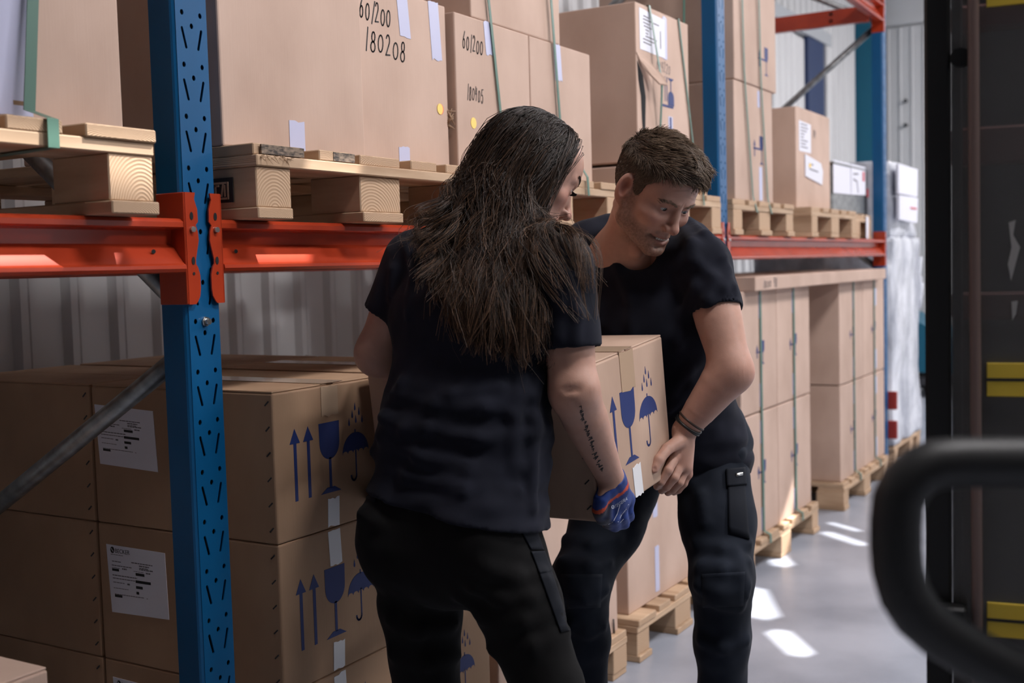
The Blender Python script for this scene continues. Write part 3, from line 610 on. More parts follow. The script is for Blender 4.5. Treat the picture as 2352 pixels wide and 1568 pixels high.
# ------------------------------------------------------------------ strapping bands
def strap(label, pts, w, group='green strapping bands', name='strapping_band'):
    bm = bmesh.new(); t = .0009; rows = []
    for i, p in enumerate(pts):
        p = Vector(p); rows.append([bm.verts.new(p + Vector((sx * w / 2, sy * t, 0))) for sx, sy in ((-1, -1), (1, -1), (1, 1), (-1, 1))])
    for A, B in zip(rows, rows[1:]):
        for k in range(4): bm.faces.new((A[k], A[(k + 1) % 4], B[(k + 1) % 4], B[k]))
    bm.faces.new(rows[0]); bm.faces.new(rows[-1][::-1])
    return tag(bm_obj(name, bm, M['strap']), label, 'strap', group)
strap('wide green band over the pale tape of the left carton', [(1.236, .0, 2.54), (1.233, .006, 1.80), (1.206, -.004, 1.60), (1.196, -.0715, 1.58), (1.194, -.0735, 1.535), (1.20, .1, 1.532)], .021)
strap('green band ending above the head of the woman', [(2.60, .012, 2.49), (2.668, .026, 2.04), (2.712, .024, 1.74), (2.735, .022, 1.60), (2.738, -.060, 1.584), (2.738, -.0605, 1.535)], .011)
strap('green band running down right beside the head of the woman to the pallet', [(2.955, .012, 2.49), (3.012, .022, 2.10), (3.05, .020, 1.72), (3.062, -.058, 1.59), (3.064, -.0605, 1.535)], .012)
strap('left green band of the torn box', [(3.66, .3, 2.203), (3.664, -.004, 2.203), (3.70, -.03, 1.94), (3.726, -.006, 1.74), (3.728, -.034, 1.585), (3.728, -.036, 1.54)], .014)
strap('right green band of the torn box', [(3.915, .3, 2.203), (3.922, -.004, 2.203), (4.035, -.006, 1.77), (4.06, -.034, 1.585), (4.06, -.036, 1.54)], .011)
strap('left green band of the two cartons right of the middle upright', [(4.575, -.012, 2.61), (4.61, -.008, 2.1), (4.69, -.010, 1.60), (4.70, -.026, 1.53)], .014)
strap('right green band of the two cartons right of the middle upright', [(4.79, -.012, 2.61), (4.82, -.008, 2.1), (4.885, -.010, 1.60), (4.89, -.026, 1.53)], .014)
strap('green band of another load behind the torn box', [(4.30, .12, 2.62), (4.272, .12, 2.1), (4.25, .12, 1.60)], .018)
for x, nm, h in ((4.785, 'left band of the left floor stack', 1.2), (5.262, 'right band of the left floor stack', 1.2), (6.36, 'left band of the right floor stack', 1.2), (6.83, 'right band of the right floor stack', 1.2)):
    strap('green ' + nm + ' in the far bay', [(x, -.004, h), (x, -.005, .64), (x + .004, -.006, .16), (x + .004, -.034, .146), (x + .004, -.036, .11)], .022)
# ------------------------------------------------------------------ wrapped pallet load past the rack, teal hopper
M['film'] = noisy(mat('stretch_film', (.62, .64, .70), .18, 0, .6), (.42, .44, .50), (.80, .82, .88), (7, 7, 3), 8, .6, (14, 14, 9), dist=.03)
wl = thing('wrapped_load', 'pallet load in crinkled clear film with white papers, right of the far upright', 'wrapped load', (7.86, .5, 0))
bm = bmesh.new(); bx(bm, -.52, .30, -.5, .4, .144, 1.46, .03, 2); bmesh.ops.subdivide_edges(bm, edges=bm.edges[:], cuts=14, use_grid_fill=True)
from mathutils import noise as mn
for v in bm.verts:
    n1 = mn.noise(Vector((v.co.x * 5, v.co.y * 5, v.co.z * 3.2))); n2 = mn.noise(Vector((v.co.x * 14 + 5, v.co.y * 14, v.co.z * 10)))
    v.co += Vector((v.co.x * 1.2, v.co.y, 0)).normalized() * (n1 * .035 + n2 * .014)
    if v.co.z > 1.3: v.co.x *= .94
bm_obj('film_wrap', bm, M['film'], wl, True)
bm = bmesh.new(); bx(bm, -.50, .20, -.49, .3, 1.45, 1.93, .03, 2); bmesh.ops.subdivide_edges(bm, edges=bm.edges[:], cuts=8, use_grid_fill=True)
for v in bm.verts: v.co += Vector((v.co.x, v.co.y, 0)).normalized() * mn.noise(v.co * 7) * .03
bm_obj('top_bundle', bm, M['film'], wl, True)
fr = frame((-.52, -.51, 0), (1, 0, 0), (0, 0, 1)); 
flat('white_sheet', [[(.02, 1.72), (.58, 1.72), (.60, 1.90), (.02, 1.90)]], fr, M['paper'], wl, .02, .002); p = flat('white_sheet', [[(.02, 1.56), (.55, 1.55), (.58, 1.71), (.02, 1.71)]], fr, M['paper'], wl, .024, .002)
flat('red_mark', [rect(.34, 1.635, .52, 1.645)], fr, M['ink_red'], p, .03)
for x in (-.5, -.05, .18):
    box('skid_board', x, x + .1, -.5, .4, 0, .022, M['wood_y'], wl, .002); box('skid_block', x, x + .1, -.5, -.36, .022, .122, M['wood_end'], wl, .002); box('skid_block', x, x + .1, .26, .4, .022, .122, M['wood_end'], wl, .002)
box('skid_deck', -.52, .30, -.5, .4, .122, .144, M['wood'], wl, .002)
bm = bmesh.new()
for i in range(5): bx(bm, .30 + i * .018, .34 + i * .02, -.5, -.42, 1.05 - i * .02, 1.33 - i * .045, .008)
for v in bm.verts: v.co += Vector((mn.noise(v.co * 9), mn.noise(v.co * 9 + Vector((3, 0, 0))), 0)) * .03
bm_obj('loose_film', bm, M['film'], wl, True)
hp = thing('tipping_hopper', 'teal tipping hopper on a low frame against the end wall, left of the black mast', 'hopper', (11.6, .48, 0))
bm = bmesh.new(); A = [(-.35, -.25, .30), (-.35, .25, .30), (-.35, .25, .78), (-.35, -.25, .78), (.35, -.55, .32), (.35, .25, .30), (.35, .25, .78), (.35, -.30, .62)]
vv = [bm.verts.new(p) for p in [(-.4, .3, .25), (-.4, .3, .80), (-.4, -.20, .55), (-.4, -.50, .22), (.4, .3, .25), (.4, .3, .80), (.4, -.20, .55), (.4, -.50, .22)]]
for q in ((0, 1, 2, 3), (7, 6, 5, 4), (0, 4, 5, 1), (1, 5, 6, 2), (2, 6, 7, 3), (3, 7, 4, 0)): bm.faces.new([vv[i] for i in q])
bm_obj('bin', bm, M['teal'], hp); box('frame_base', -.38, .38, -.48, .28, .12, .20, M['steel_dark'], hp, .01)
for sx in (-.3, .3):
    for sy in (-.4, .2):
        bm = bmesh.new(); tube(bm, (sx - .02, sy, .06), (sx + .02, sy, .06), .06, 14); bm_obj('wheel', bm, M['steel_dark'], hp)
# ------------------------------------------------------------------ pallet stacker on the right, handle close to the camera
M['black'] = mat('black_steel', (.012, .012, .012), .42, 0, .4)
M['rubber'] = mat('black_grip', (.022, .022, .022), .48, 0, .4)
M['yellow'] = mat('yellow_sticker', (.85, .60, .06), .5)
M['hose'] = mat('brown_hose', (.20, .135, .115), .4)
M['redbrown'] = mat('reflected_beam_red', (.22, .045, .03), .5)
g = mat('tinted_guard', (.17, .165, .16), .10, 0, .5); M['guard'] = g
g.node_tree.nodes['Principled BSDF'].inputs['Alpha'].default_value = .5
o3 = at(2125, 784, 1.62); ua = Vector((.5086, -.8610, 0)); va = Vector((.8610, .5086, 0)); yaw = math.atan2(ua.y, ua.x) - .37; ua = Vector((math.cos(yaw), math.sin(yaw), 0)); va = Vector((-ua.y, ua.x, 0))
T = thing('pallet_stacker', 'black pallet stacker with yellow stickers and loop handle at the right edge', 'stacker', (o3[0], o3[1], 0), rot=(0, 0, yaw))
s = 1.62 * .93 / FPX                                  # metres per pixel at the mast
def tb(name, x0, x1, y0, y1, z0, z1, m, bev=.003, parent=None): return box(name, x0, x1, y0, y1, z0, z1, M[m], parent or T, bev)
MW = .62
tb('mast_column', 0, 60 * s, 0, .09, .06, 2.4, 'black', .004); tb('mast_column', MW - 60 * s, MW, 0, .09, .06, 2.4, 'black', .004)
tb('inner_column', 62 * s, 88 * s, .045, .12, .10, 2.4, 'steel_dark'); tb('inner_column', MW - 88 * s, MW - 62 * s, .045, .12, .10, 2.4, 'steel_dark')
gd = tb('guard_panel', 60 * s, MW - 60 * s, .004, .009, .60, 2.35, 'guard', .001)
for z0, z1 in ((1.655, 1.69), (1.46, 1.515), (1.235, 1.275), (1.02, 1.05), (.55, .62)): tb('reflection_bar', 60 * s, MW - 60 * s, .10, .14, z0, z1, 'redbrown', .004)  # mast bars coloured to stand in for rack beams reflected in the guard
tb('lift_plate', 70 * s, MW - 70 * s, .15, .16, .10, 2.3, 'steel_dark', .002)
bm = bmesh.new(); path_tube(bm, [(112 * s, -.008, 2.38), (110 * s, -.008, 1.9), (113 * s, -.008, 1.4), (118 * s, -.008, .9), (120 * s, -.008, .2)], .0075, 12); bm_obj('hydraulic_hose', bm, M['hose'], T)
bm = bmesh.new(); tube(bm, (82 * s, -.004, 1.60), (82 * s, .005, 1.60), .013, 16); bm_obj('knob', bm, M['black'], T)
def sticker(z0, z1):
    st = tb('warning_sticker', 141 * s, 300 * s, -.0005, .0036, z0, z1, 'yellow', .0003)
    zm = (z0 + z1) / 2; tb('sticker_line', 141 * s, 300 * s, -.0012, -.0004, zm - .0022, zm + .0022, 'ink', .0001, st)
sticker(1.665, 1.712); sticker(1.134, 1.180); sticker(.795, .843)
bm = bmesh.new()
for pts in ([(190, 500), (205, 495), (200, 530), (215, 560), (205, 600), (195, 640), (188, 600), (196, 560)], [(196, 690), (210, 688), (206, 720), (198, 735)]):
    bm.faces.new([bm.verts.new((x * s, .0032, 1.33 - (y - 575) * s)) for x, y in pts])
bm_obj('paint_scrape', bm, mat('scraped_white', (.42, .40, .38), .6), T)
tb('latch', 10 * s, 95 * s, -.03, .0, .79, .84, 'black', .004)
# chassis, battery box, forks
tb('battery_box', .02, MW - .02, -.34, -.02, .10, .62, 'steel_dark', .015); tb('chassis', 0, MW, -.36, .12, .06, .12, 'black', .008)
for x in (.06, MW - .22): tb('fork', x, x + .16, .12, 1.2, .05, .11, 'black', .01)
for x in (.1, MW - .1):
    bm = bmesh.new(); tube(bm, (x - .03, -.25, .07), (x + .03, -.25, .07), .07, 18); bm_obj('wheel', bm, M['rubber'], T)
# handle loop, a closed tube in a plane facing the camera
HD = .86; Ti = T.matrix_basis.inverted()
def hpt(x, y, d=HD): return Ti @ Vector(at(x, y, d))
loop = [(2600, 1062), (2450, 1062), (2300, 1062), (2200, 1062), (2150, 1066), (2112, 1082), (2082, 1110), (2063, 1150), (2058, 1200), (2058, 1260), (2062, 1310), (2078, 1365), (2108, 1412), (2155, 1452), (2225, 1496), (2300, 1535), (2380, 1574), (2480, 1618), (2600, 1640)]
bm = bmesh.new(); path_tube(bm, [hpt(x, y) for x, y in loop], .0192, 24); H = bm_obj('loop_handle', bm, M['rubber'], T)
bm = bmesh.new(); path_tube(bm, [hpt(2600, 1062), hpt(2720, 1080), hpt(2790, 1160), hpt(2800, 1350), hpt(2790, 1540), hpt(2720, 1625), hpt(2600, 1640)], .0192, 20); bm_obj('handle_end', bm, M['rubber'], H)
bm = bmesh.new(); path_tube(bm, [hpt(2795, 1350), hpt(2900, 1500, .95), Ti @ (T.location + ua * .31 - va * .30 + Vector((0, 0, .58)))], .025, 16); bm_obj('tiller_arm', bm, M['black'], T)
# ------------------------------------------------------------------ people: signed distance modelling, meshed with surface nets
A3 = lambda v: np.asarray(v, dtype=np.float64)
def lerp(a, b, t): return a + (b - a) * t
def smin(a, b, k):
    h = np.clip(.5 + .5 * (b - a) / k, 0, 1); return b + (a - b) * h - k * h * (1 - h)
def smax(a, b, k): return -smin(-a, -b, k)
def cone(p, a, b, r1, r2):
    a, b = A3(a), A3(b); d = b - a; t = np.clip(((p - a) @ d) / (d @ d), 0, 1)
    q = p - a - t[:, None] * d; return np.sqrt((q * q).sum(1)) - (r1 + (r2 - r1) * t)
def chain(p, pts, rs, k=0.0):
    d = None
    for a, b, r, s in zip(pts, pts[1:], rs, rs[1:]):
        e = cone(p, a, b, r, s); d = e if d is None else (np.minimum(d, e) if k == 0 else smin(d, e, k))
    return d
def flatcone(p, a, b, side, w1, f1, w2, f2, cap=.35):
    # cone with an elliptical section: half width w along `side`, half depth f across it
    a, b, side = A3(a), A3(b), A3(side); d = b - a; L = np.sqrt(d @ d); u = d / L; s = side - u * (side @ u); s /= np.sqrt(s @ s); n = np.cross(u, s)
    q = p - a; tt = q @ u / L; t = np.clip(tt, 0, 1); w = w1 + (w2 - w1) * t; f = f1 + (f2 - f1) * t; e = (tt - t) * L
    qs, qn = q @ s / w, q @ n / f; m = np.minimum(w, f)
    return (np.sqrt(qs * qs + qn * qn + (e / (m * (cap + .65))) ** 2) - 1) * m
def ell(p, c, r, R=None):
    q = p - A3(c)
    if R is not None: q = q @ R
    r = A3(r); k0 = np.sqrt(((q / r) ** 2).sum(1)); k1 = np.sqrt(((q / (r * r)) ** 2).sum(1)); return k0 * (k0 - 1) / np.maximum(k1, 1e-9)
def sph(p, c, r): q = p - A3(c); return np.sqrt((q * q).sum(1)) - r
def axis_lines(lo, hi, h, fine=()):
    out = [lo]
    while out[-1] < hi:
        x = out[-1]; st = h
        for a, b, s in fine:
            if a - h < x < b: st = min(st, s)
        out.append(x + st)
    while (len(out) - 1) % 8: out.append(out[-1] + h)
    return np.array(out)
def mesh_sdf(f, lo, hi, h, fine=(), lip=1.35):
    """fine: list of (lo3, hi3, step). Rectilinear sparse surface nets. Returns verts, quads."""
    ax = [axis_lines(lo[i], hi[i], h, [(a[i], b[i], s) for a, b, s in fine]) for i in range(3)]
    n = [len(a) for a in ax]; nb = [(k - 1) // 8 for k in n]
    cs = [np.array([(a[i * 8] + a[i * 8 + 8]) / 2 for i in range(m)]) for a, m in zip(ax, nb)]
    hs = [np.array([(a[i * 8 + 8] - a[i * 8]) / 2 for i in range(m)]) for a, m in zip(ax, nb)]
    G = np.stack(np.meshgrid(*cs, indexing='ij'), -1).reshape(-1, 3); Hh = np.stack(np.meshgrid(*hs, indexing='ij'), -1).reshape(-1, 3)
    fv = f(G); act = np.abs(fv) < np.sqrt((Hh * Hh).sum(1)) * lip
    S = np.repeat(np.repeat(np.repeat((fv < 0).reshape(nb), 8, 0), 8, 1), 8, 2); S = np.pad(S, ((0, 1), (0, 1), (0, 1)), mode='edge')
    V = np.where(S, -1.0, 1.0).astype(np.float32)
    bi = np.stack(np.unravel_index(np.nonzero(act)[0], nb), -1); o = np.stack(np.meshgrid(*[np.arange(9)] * 3, indexing='ij'), -1).reshape(-1, 3)
    for c in range(0, len(bi), 400):
        idx = (bi[c:c + 400, None, :] * 8 + o[None]).reshape(-1, 3)
        lin = np.unique((idx[:, 0] * n[1] + idx[:, 1]) * n[2] + idx[:, 2]); i0, i1, i2 = np.unravel_index(lin, n)
        V[i0, i1, i2] = f(np.stack([ax[0][i0], ax[1][i1], ax[2][i2]], -1))
    S = V < 0
    cnt = np.zeros([k - 1 for k in n], np.int8)
    for a in (0, 1):
        for b in (0, 1):
            for c in (0, 1): cnt += S[a:n[0] - 1 + a, b:n[1] - 1 + b, c:n[2] - 1 + c]
    ci = np.stack(np.nonzero((cnt > 0) & (cnt < 8)), -1); ID = -np.ones(cnt.shape, np.int32); ID[tuple(ci.T)] = np.arange(len(ci))
    cor = np.array([(a, b, c) for a in (0, 1) for b in (0, 1) for c in (0, 1)]); vals = np.stack([V[tuple((ci + q).T)] for q in cor], 1)
    X = [np.stack([ax[i][ci[:, i]], ax[i][ci[:, i] + 1]], 1) for i in range(3)]
    P = np.stack([np.stack([X[i][:, q[i]] for i in range(3)], -1) for q in cor], 1)
    acc = np.zeros((len(ci), 3)); w = np.zeros(len(ci))
    for i in range(8):
        for j in range(i + 1, 8):
            if np.abs(cor[i] - cor[j]).sum() == 1:
                a, b = vals[:, i], vals[:, j]; mk = (a < 0) != (b < 0); t = np.where(mk, a / np.where(mk, a - b, 1), 0)
                acc += mk[:, None] * (P[:, i] + (P[:, j] - P[:, i]) * t[:, None]); w += mk
    verts = acc / w[:, None]; quads = []
    for d in range(3):
        e1, e2 = [(1, 2), (2, 0), (0, 1)][d]; sl = [slice(1, k - 1) for k in n]; sl[d] = slice(0, n[d] - 1); sh = list(sl); sh[d] = slice(1, n[d])
        A, B = S[tuple(sl)], S[tuple(sh)]; q = np.stack(np.nonzero(A != B), -1); off = np.array([1, 1, 1]); off[d] = 0; g = q + off; s = A[tuple(q.T)]
        def idat(a, b): k = g.copy(); k[:, e1] += a; k[:, e2] += b; return ID[tuple(k.T)]
        Q = np.stack([idat(-1, -1), idat(0, -1), idat(0, 0), idat(-1, 0)], 1); Q[~s] = Q[~s][:, ::-1]; quads.append(Q)
    Q = np.concatenate(quads); Q = Q[(Q >= 0).all(1)]
    return verts, Q
def np_mesh(name, verts, quads, m, parent=None, smooth=True, col=None, origin=None):
    me = bpy.data.meshes.new(name); v = np.asarray(verts, dtype=np.float32)
    if origin is not None: v = v - np.asarray(origin, dtype=np.float32)
    me.vertices.add(len(v)); me.vertices.foreach_set('co', v.ravel()); k = quads.shape[1]
    me.loops.add(quads.size); me.loops.foreach_set('vertex_index', quads.astype(np.int32).ravel())
    me.polygons.add(len(quads)); me.polygons.foreach_set('loop_start', np.arange(0, quads.size, k, dtype=np.int32))
    me.polygons.foreach_set('use_smooth', np.full(len(quads), smooth)); me.update(calc_edges=True)
    if col is not None:
        at_ = me.color_attributes.new('Col', 'FLOAT_COLOR', 'POINT'); c4 = np.ones((len(v), 4), np.float32); c4[:, :3] = col; at_.data.foreach_set('color', c4.ravel())
    me.materials.append(m); o = bpy.data.objects.new(name, me)
    if parent is not None: o.parent = parent
    return link(o)
def grad(f, p, e=.0015):
    g = np.stack([f(p + d) - f(p - d) for d in np.eye(3) * e], 1); return g / np.maximum(np.sqrt((g * g).sum(1))[:, None], 1e-9)
def trace(f, px, d0=1.7, d1=3.6):
    """surface point of f behind each picture point (used to lay folds, seams and print on cloth and skin)"""
    px = A3(px).reshape(-1, 2); dv = FWD + RIGHT * ((px[:, :1] - 1176) / FPX) + DOWN * ((px[:, 1:] - 784) / FPX); L = np.sqrt((dv * dv).sum(1)); t = np.full(len(px), d0)
    for _ in range(90):
        s = f(CAM + dv * t[:, None]); t = np.minimum(t + s / L * .8, d1)
    return CAM + dv * t[:, None]
def tubes(paths, r0, r1, sides=3):
    """paths (n, k, 3) -> verts, quads of thin tapering tubes"""
    n, k, _ = paths.shape; T = np.gradient(paths, axis=1); T /= np.maximum(np.sqrt((T * T).sum(2, keepdims=True)), 1e-9)
    ref = np.where(np.abs(T[..., :1]) > .8, [[[0, 1.0, 0]]], [[[1.0, 0, 0]]]); U = np.cross(T, ref); U /= np.maximum(np.sqrt((U * U).sum(2, keepdims=True)), 1e-9); W = np.cross(T, U)
    r = (r0 + (r1 - r0) * np.linspace(0, 1, k) ** 1.6)[None, :, None]; an = np.arange(sides) * 2 * np.pi / sides
    v = np.stack([paths + (U * np.cos(a) + W * np.sin(a)) * r for a in an], 2)
    i = np.arange(n)[:, None, None] * k * sides + np.arange(k - 1)[None, :, None] * sides + np.arange(sides)[None, None]; j = np.roll(np.arange(sides), -1) - np.arange(sides)
    return v.reshape(-1, 3), np.stack([i, i + j, i + j + sides, i + sides], -1).reshape(-1, 4)
def vnoise(p, s, seed=0):
    """smooth value noise, vectorised"""
    q = p * s + seed * 17.3; i = np.floor(q).astype(np.int64); f = q - i; f = f * f * (3 - 2 * f); out = 0
    for a in (0, 1):
        for b in (0, 1):
            for c in (0, 1):
                h = (i[:, 0] + a) * 73856093 ^ (i[:, 1] + b) * 19349663 ^ (i[:, 2] + c) * 83492791; h = (h * 2654435761) & 0xFFFFFF; h = ((h ^ (h >> 9)) * 40503) & 0xFFFF
                out = out + (h / 65535.0 * 2 - 1) * (f[:, 0] if a else 1 - f[:, 0]) * (f[:, 1] if b else 1 - f[:, 1]) * (f[:, 2] if c else 1 - f[:, 2])
    return out
# ---- head in its own frame: x to one side, y out of the face, z to the crown (metres)
def head_sdf(q, female=False):
    p = q.copy(); p[:, 0] = np.abs(p[:, 0]); s = 1.0
    d = ell(p, (0, -.018, .030), (.076, .098, .086))
    d = smin(d, ell(p, (0, .030, .040), (.064, .060, .060)), .03)
    d = smin(d, ell(p, (0, .030, -.030), (.060 if not female else .053, .056, .080)), .03)
    jw = .050 if not female else .044
    d = smin(d, cone(p, (jw, .000, -.062), (.012, .068, -.100), .020, .017), .028)
    d = smin(d, cone(p, (jw + .006, -.006, -.02), (jw, .000, -.062), .018, .020), .03)
    d = smin(d, ell(p, (0, .074, -.101), (.020, .014, .014)), .018)
    d = smin(d, ell(p, (.046, .056, -.024), (.022, .022, .018)) if not female else ell(p, (.041, .052, -.026), (.017, .016, .014)), .022)
    br = .0085 if not female else .005
    d = smin(d, cone(p, (.046, .066, .019), (.014, .081, .015), br, br), .014)
    d = smax(d, -ell(p, (.033, .092, -.001), (.018, .016, .011)), .016)            # eye socket
    d = smax(d, -ell(p, (.012, .094, .004), (.006, .010, .010)), .010)
    d = smin(d, cone(p, (0, .079, .012), (0, .100, -.034), .0082, .0100) if not female else cone(p, (0, .080, .010), (0, .103, -.034), .0065, .0085), .010)     # nose
    d = smin(d, sph(p, (0, .101, -.037), .0118 if not female else .0095), .008)
    d = smin(d, ell(p, (.0145, .090, -.040), (.0085, .0125, .0085)), .006)
    d = smax(d, -ell(p, (.0068, .096, -.0485), (.0036, .006, .005)), .003)          # nostril
    lid = smax(sph(p, (.032, .066, 0), .0152), -ell(p, (.032, .083, -.0005), (.0130, .020, .0046 if female else .0037)), .0015)
    d = smin(d, lid, .005)
    d = smax(d, -ell(p, (.032, .083, -.0005), (.0120, .012, .0040 if female else .0032)), .0015)
    d = smin(d, ell(p, (0, .068, -.070), (.030, .018, .020)), .016)                 # muzzle
    d = smin(d, cone(p, (.029, .071, -.0650), (.003, .0880, -.0660), .0026, .0042), .005)
    d = smin(d, cone(p, (.028, .071, -.0705), (.000, .0870, -.0795), .0026, .0052), .005)
    zm = -.0722 + 5.0 * p[:, 0] ** 2 if not female else -.0722 + .8 * p[:, 0] ** 2
    d = d + (.0075 if not female else .003) * np.exp(-((p[:, 2] - zm) / (.0030 if not female else .0014)) ** 2) * np.clip(((.034 if not female else .0285) - p[:, 0]) / .006, 0, 1) * (p[:, 1] > .05)
    d = smax(d, -cone(p, (.000, .092, -.052), (.000, .092, -.060), .0018, .002), .006)
    d = smax(d, -cone(p, (.020, .091, -.044), (.036, .073, -.070), .0020, .0022), .010)   # fold beside the mouth
    d = smax(d, -cone(p, (.012, .086, -.0905), (0, .087, -.0905), .002, .003), .010)
    if not female:
        fr_ = np.clip((p[:, 1] - .045) / .02, 0, 1) * np.clip((.046 - p[:, 0]) / .012, 0, 1)
        for zz, am_ in ((.034, .0007), (.043, .0009), (.052, .0008)): d = d + am_ * np.exp(-((p[:, 2] - zz - .006 * np.cos(p[:, 0] * 55)) / .0026) ** 2) * fr_
        d = d + .0010 * np.exp(-((p[:, 0] - .004) / .0022) ** 2 - ((p[:, 2] - .019) / .007) ** 2) * (p[:, 1] > .05)
        for k_ in (-.5, .3, 1.1): d = d + .0006 * np.exp(-((p[:, 2] + .004 + k_ * (p[:, 0] - .046) * 1.0) / .0022) ** 2) * np.clip((p[:, 0] - .046) / .004, 0, 1) * np.clip((.066 - p[:, 0]) / .006, 0, 1) * (p[:, 1] > .02)
    # ear
    c, sn = math.cos(.35), math.sin(.35); R = np.array([[c, -sn, 0], [sn, c, 0], [0, 0, 1.0]])
    e = ell(p, (.080, -.013, -.005), (.0105, .0215, .037), R)
    e = smax(e, -ell(p, (.0905, -.006, .001), (.0105, .0135, .0245), R), .0022)
    e = smin(e, ell(p, (.078, -.002, -.012), (.006, .006, .009)), .006)
    e = smin(e, ell(p, (.0775, -.003, -.036), (.0058, .0095, .010)), .007)
    return smin(d, e, .006)
def head_frame(c, f, u):
    """columns: side, face, crown in world space from directions given in camera space (right, down, forward)"""
    Bc = np.stack([RIGHT, DOWN, FWD]); fw = A3(f) @ Bc; fw /= np.linalg.norm(fw); uw = A3(u) @ Bc; uw -= fw * (uw @ fw); uw /= np.linalg.norm(uw)
    return A3(c), np.stack([np.cross(uw, fw), fw, uw], 1)
def skin_mat(name, tint=(1, 1, 1)):
    m = bpy.data.materials.new(name); m.use_nodes = True; nt = m.node_tree; b = nt.nodes['Principled BSDF']
    a = nt.nodes.new('ShaderNodeVertexColor'); a.layer_name = 'Col'
    nz = nt.nodes.new('ShaderNodeTexNoise'); nz.inputs['Scale'].default_value = 55; nz.inputs['Detail'].default_value = 6; mr = nt.nodes.new('ShaderNodeMapRange'); mr.inputs[3].default_value = .86; mr.inputs[4].default_value = 1.12
    tc = nt.nodes.new('ShaderNodeTexCoord'); nt.links.new(tc.outputs['Object'], nz.inputs['Vector']); nt.links.new(nz.outputs['Fac'], mr.inputs[0])
    mx = nt.nodes.new('ShaderNodeMix'); mx.data_type = 'RGBA'; mx.blend_type = 'MULTIPLY'; mx.inputs[0].default_value = 1; nt.links.new(a.outputs['Color'], mx.inputs[6]); nt.links.new(mr.outputs[0], mx.inputs[7])
    nt.links.new(mx.outputs[2], b.inputs['Base Color']); b.inputs['Roughness'].default_value = .48; b.inputs['Specular IOR Level'].default_value = .4
    b.inputs['Subsurface Weight'].default_value = .12; b.inputs['Subsurface Radius'].default_value = (.012, .005, .003); b.inputs['Subsurface Scale'].default_value = .6
    n2 = nt.nodes.new('ShaderNodeTexNoise'); n2.inputs['Scale'].default_value = 420; n2.inputs['Detail'].default_value = 3; nt.links.new(tc.outputs['Object'], n2.inputs['Vector'])
    bp = nt.nodes.new('ShaderNodeBump'); bp.inputs['Strength'].default_value = .18; bp.inputs['Distance'].default_value = .001; nt.links.new(n2.outputs['Fac'], bp.inputs['Height']); nt.links.new(bp.outputs[0], b.inputs['Normal'])
    return m
def cloth_mat(name, c, rough=.85, weave=900):
    m = mat(name, c, rough, 0, .12); m.node_tree.nodes['Principled BSDF'].inputs['Sheen Weight'].default_value = .03
    return noisy(m, tuple(x * .82 for x in c), tuple(x * 1.2 for x in c), (9, 9, 9), 5, .22, (weave, weave, weave * .6), dist=.0006)
def hair_mat(name, c1, c2, rough=.34):
    m = mat(name, c1, rough, 0, .36); b = m.node_tree.nodes['Principled BSDF']; nt = m.node_tree
    tc = nt.nodes.new('ShaderNodeTexCoord'); nz = nt.nodes.new('ShaderNodeTexNoise'); nz.inputs['Scale'].default_value = 60; nz.inputs['Detail'].default_value = 2; nt.links.new(tc.outputs['Object'], nz.inputs['Vector'])
    a = nt.nodes.new('ShaderNodeVertexColor'); a.layer_name = 'Col'; mx = nt.nodes.new('ShaderNodeMix'); mx.data_type = 'RGBA'; nt.links.new(a.outputs['Color'], mx.inputs[0])
    mx.inputs[6].default_value = (*c1, 1); mx.inputs[7].default_value = (*c2, 1); nt.links.new(mx.outputs[2], b.inputs['Base Color'])
    return m
def blend(base, c, w): return base + (A3(c) - base) * np.clip(w, 0, 1)[:, None]
SKIN = A3((.50, .285, .215))
def face_colour(col, p, female):
    """p in head frame"""
    x = np.abs(p[:, 0]); g = lambda c, r: np.exp(-(((np.stack([x, p[:, 1], p[:, 2]], 1) - A3(c)) / A3(r)) ** 2).sum(1))
    col = blend(col, (.40, .150, .105), .55 * g((.045, .066, -.025), (.026, .03, .022)) + .55 * g((0, .105, -.037), (.014, .016, .014)))
    col = blend(col, (.42, .14, .10), .7 * g((.084, -.01, -.005), (.014, .022, .03)))
    col = blend(col, (.20, .075, .055), .8 * g((.083, -.008, .001), (.008, .010, .018)))  # shade of the ear hollow put into the skin colour
    col = blend(col, (.30, .095, .080), np.clip(1.25 * (g((0, .088, -.0665), (.016, .012, .0042)) + g((.012, .084, -.0675), (.012, .012, .0036)) + g((0, .087, -.0795), (.015, .012, .0055)) + g((.011, .083, -.078), (.011, .012, .0045))), 0, .9) * (1 if female else .62))
    col = blend(col, (.04, .016, .012), 1.1 * g((0, .084, -.0715), (.027, .014, .0024)))
    col = blend(col, (.22, .10, .075), .55 * g((.032, .084, .000), (.020, .02, .012)))
    if not female:
        jaw = np.clip((-.038 - p[:, 2] + .55 * np.clip(.03 - p[:, 1], -.02, .06)) / .022, 0, 1) * np.clip((p[:, 2] + .135) / .02, 0, 1) * np.clip((p[:, 1] + .012) / .02, 0, 1)
        side = np.clip((.030 - p[:, 1]) / .012, 0, 1) * np.clip((p[:, 1] + .008) / .010, 0, 1) * np.clip((.02 - p[:, 2]) / .02, 0, 1) * (x > .05)
        lipm = 1 - np.clip(1.3 * (g((0, .088, -.073), (.022, .015, .010))), 0, 1); n = .72 + .4 * vnoise(p, 350, 3)
        col = blend(col, (.165, .098, .066), np.clip((jaw * lipm + side * .9), 0, 1) * .74 * n)
    return col
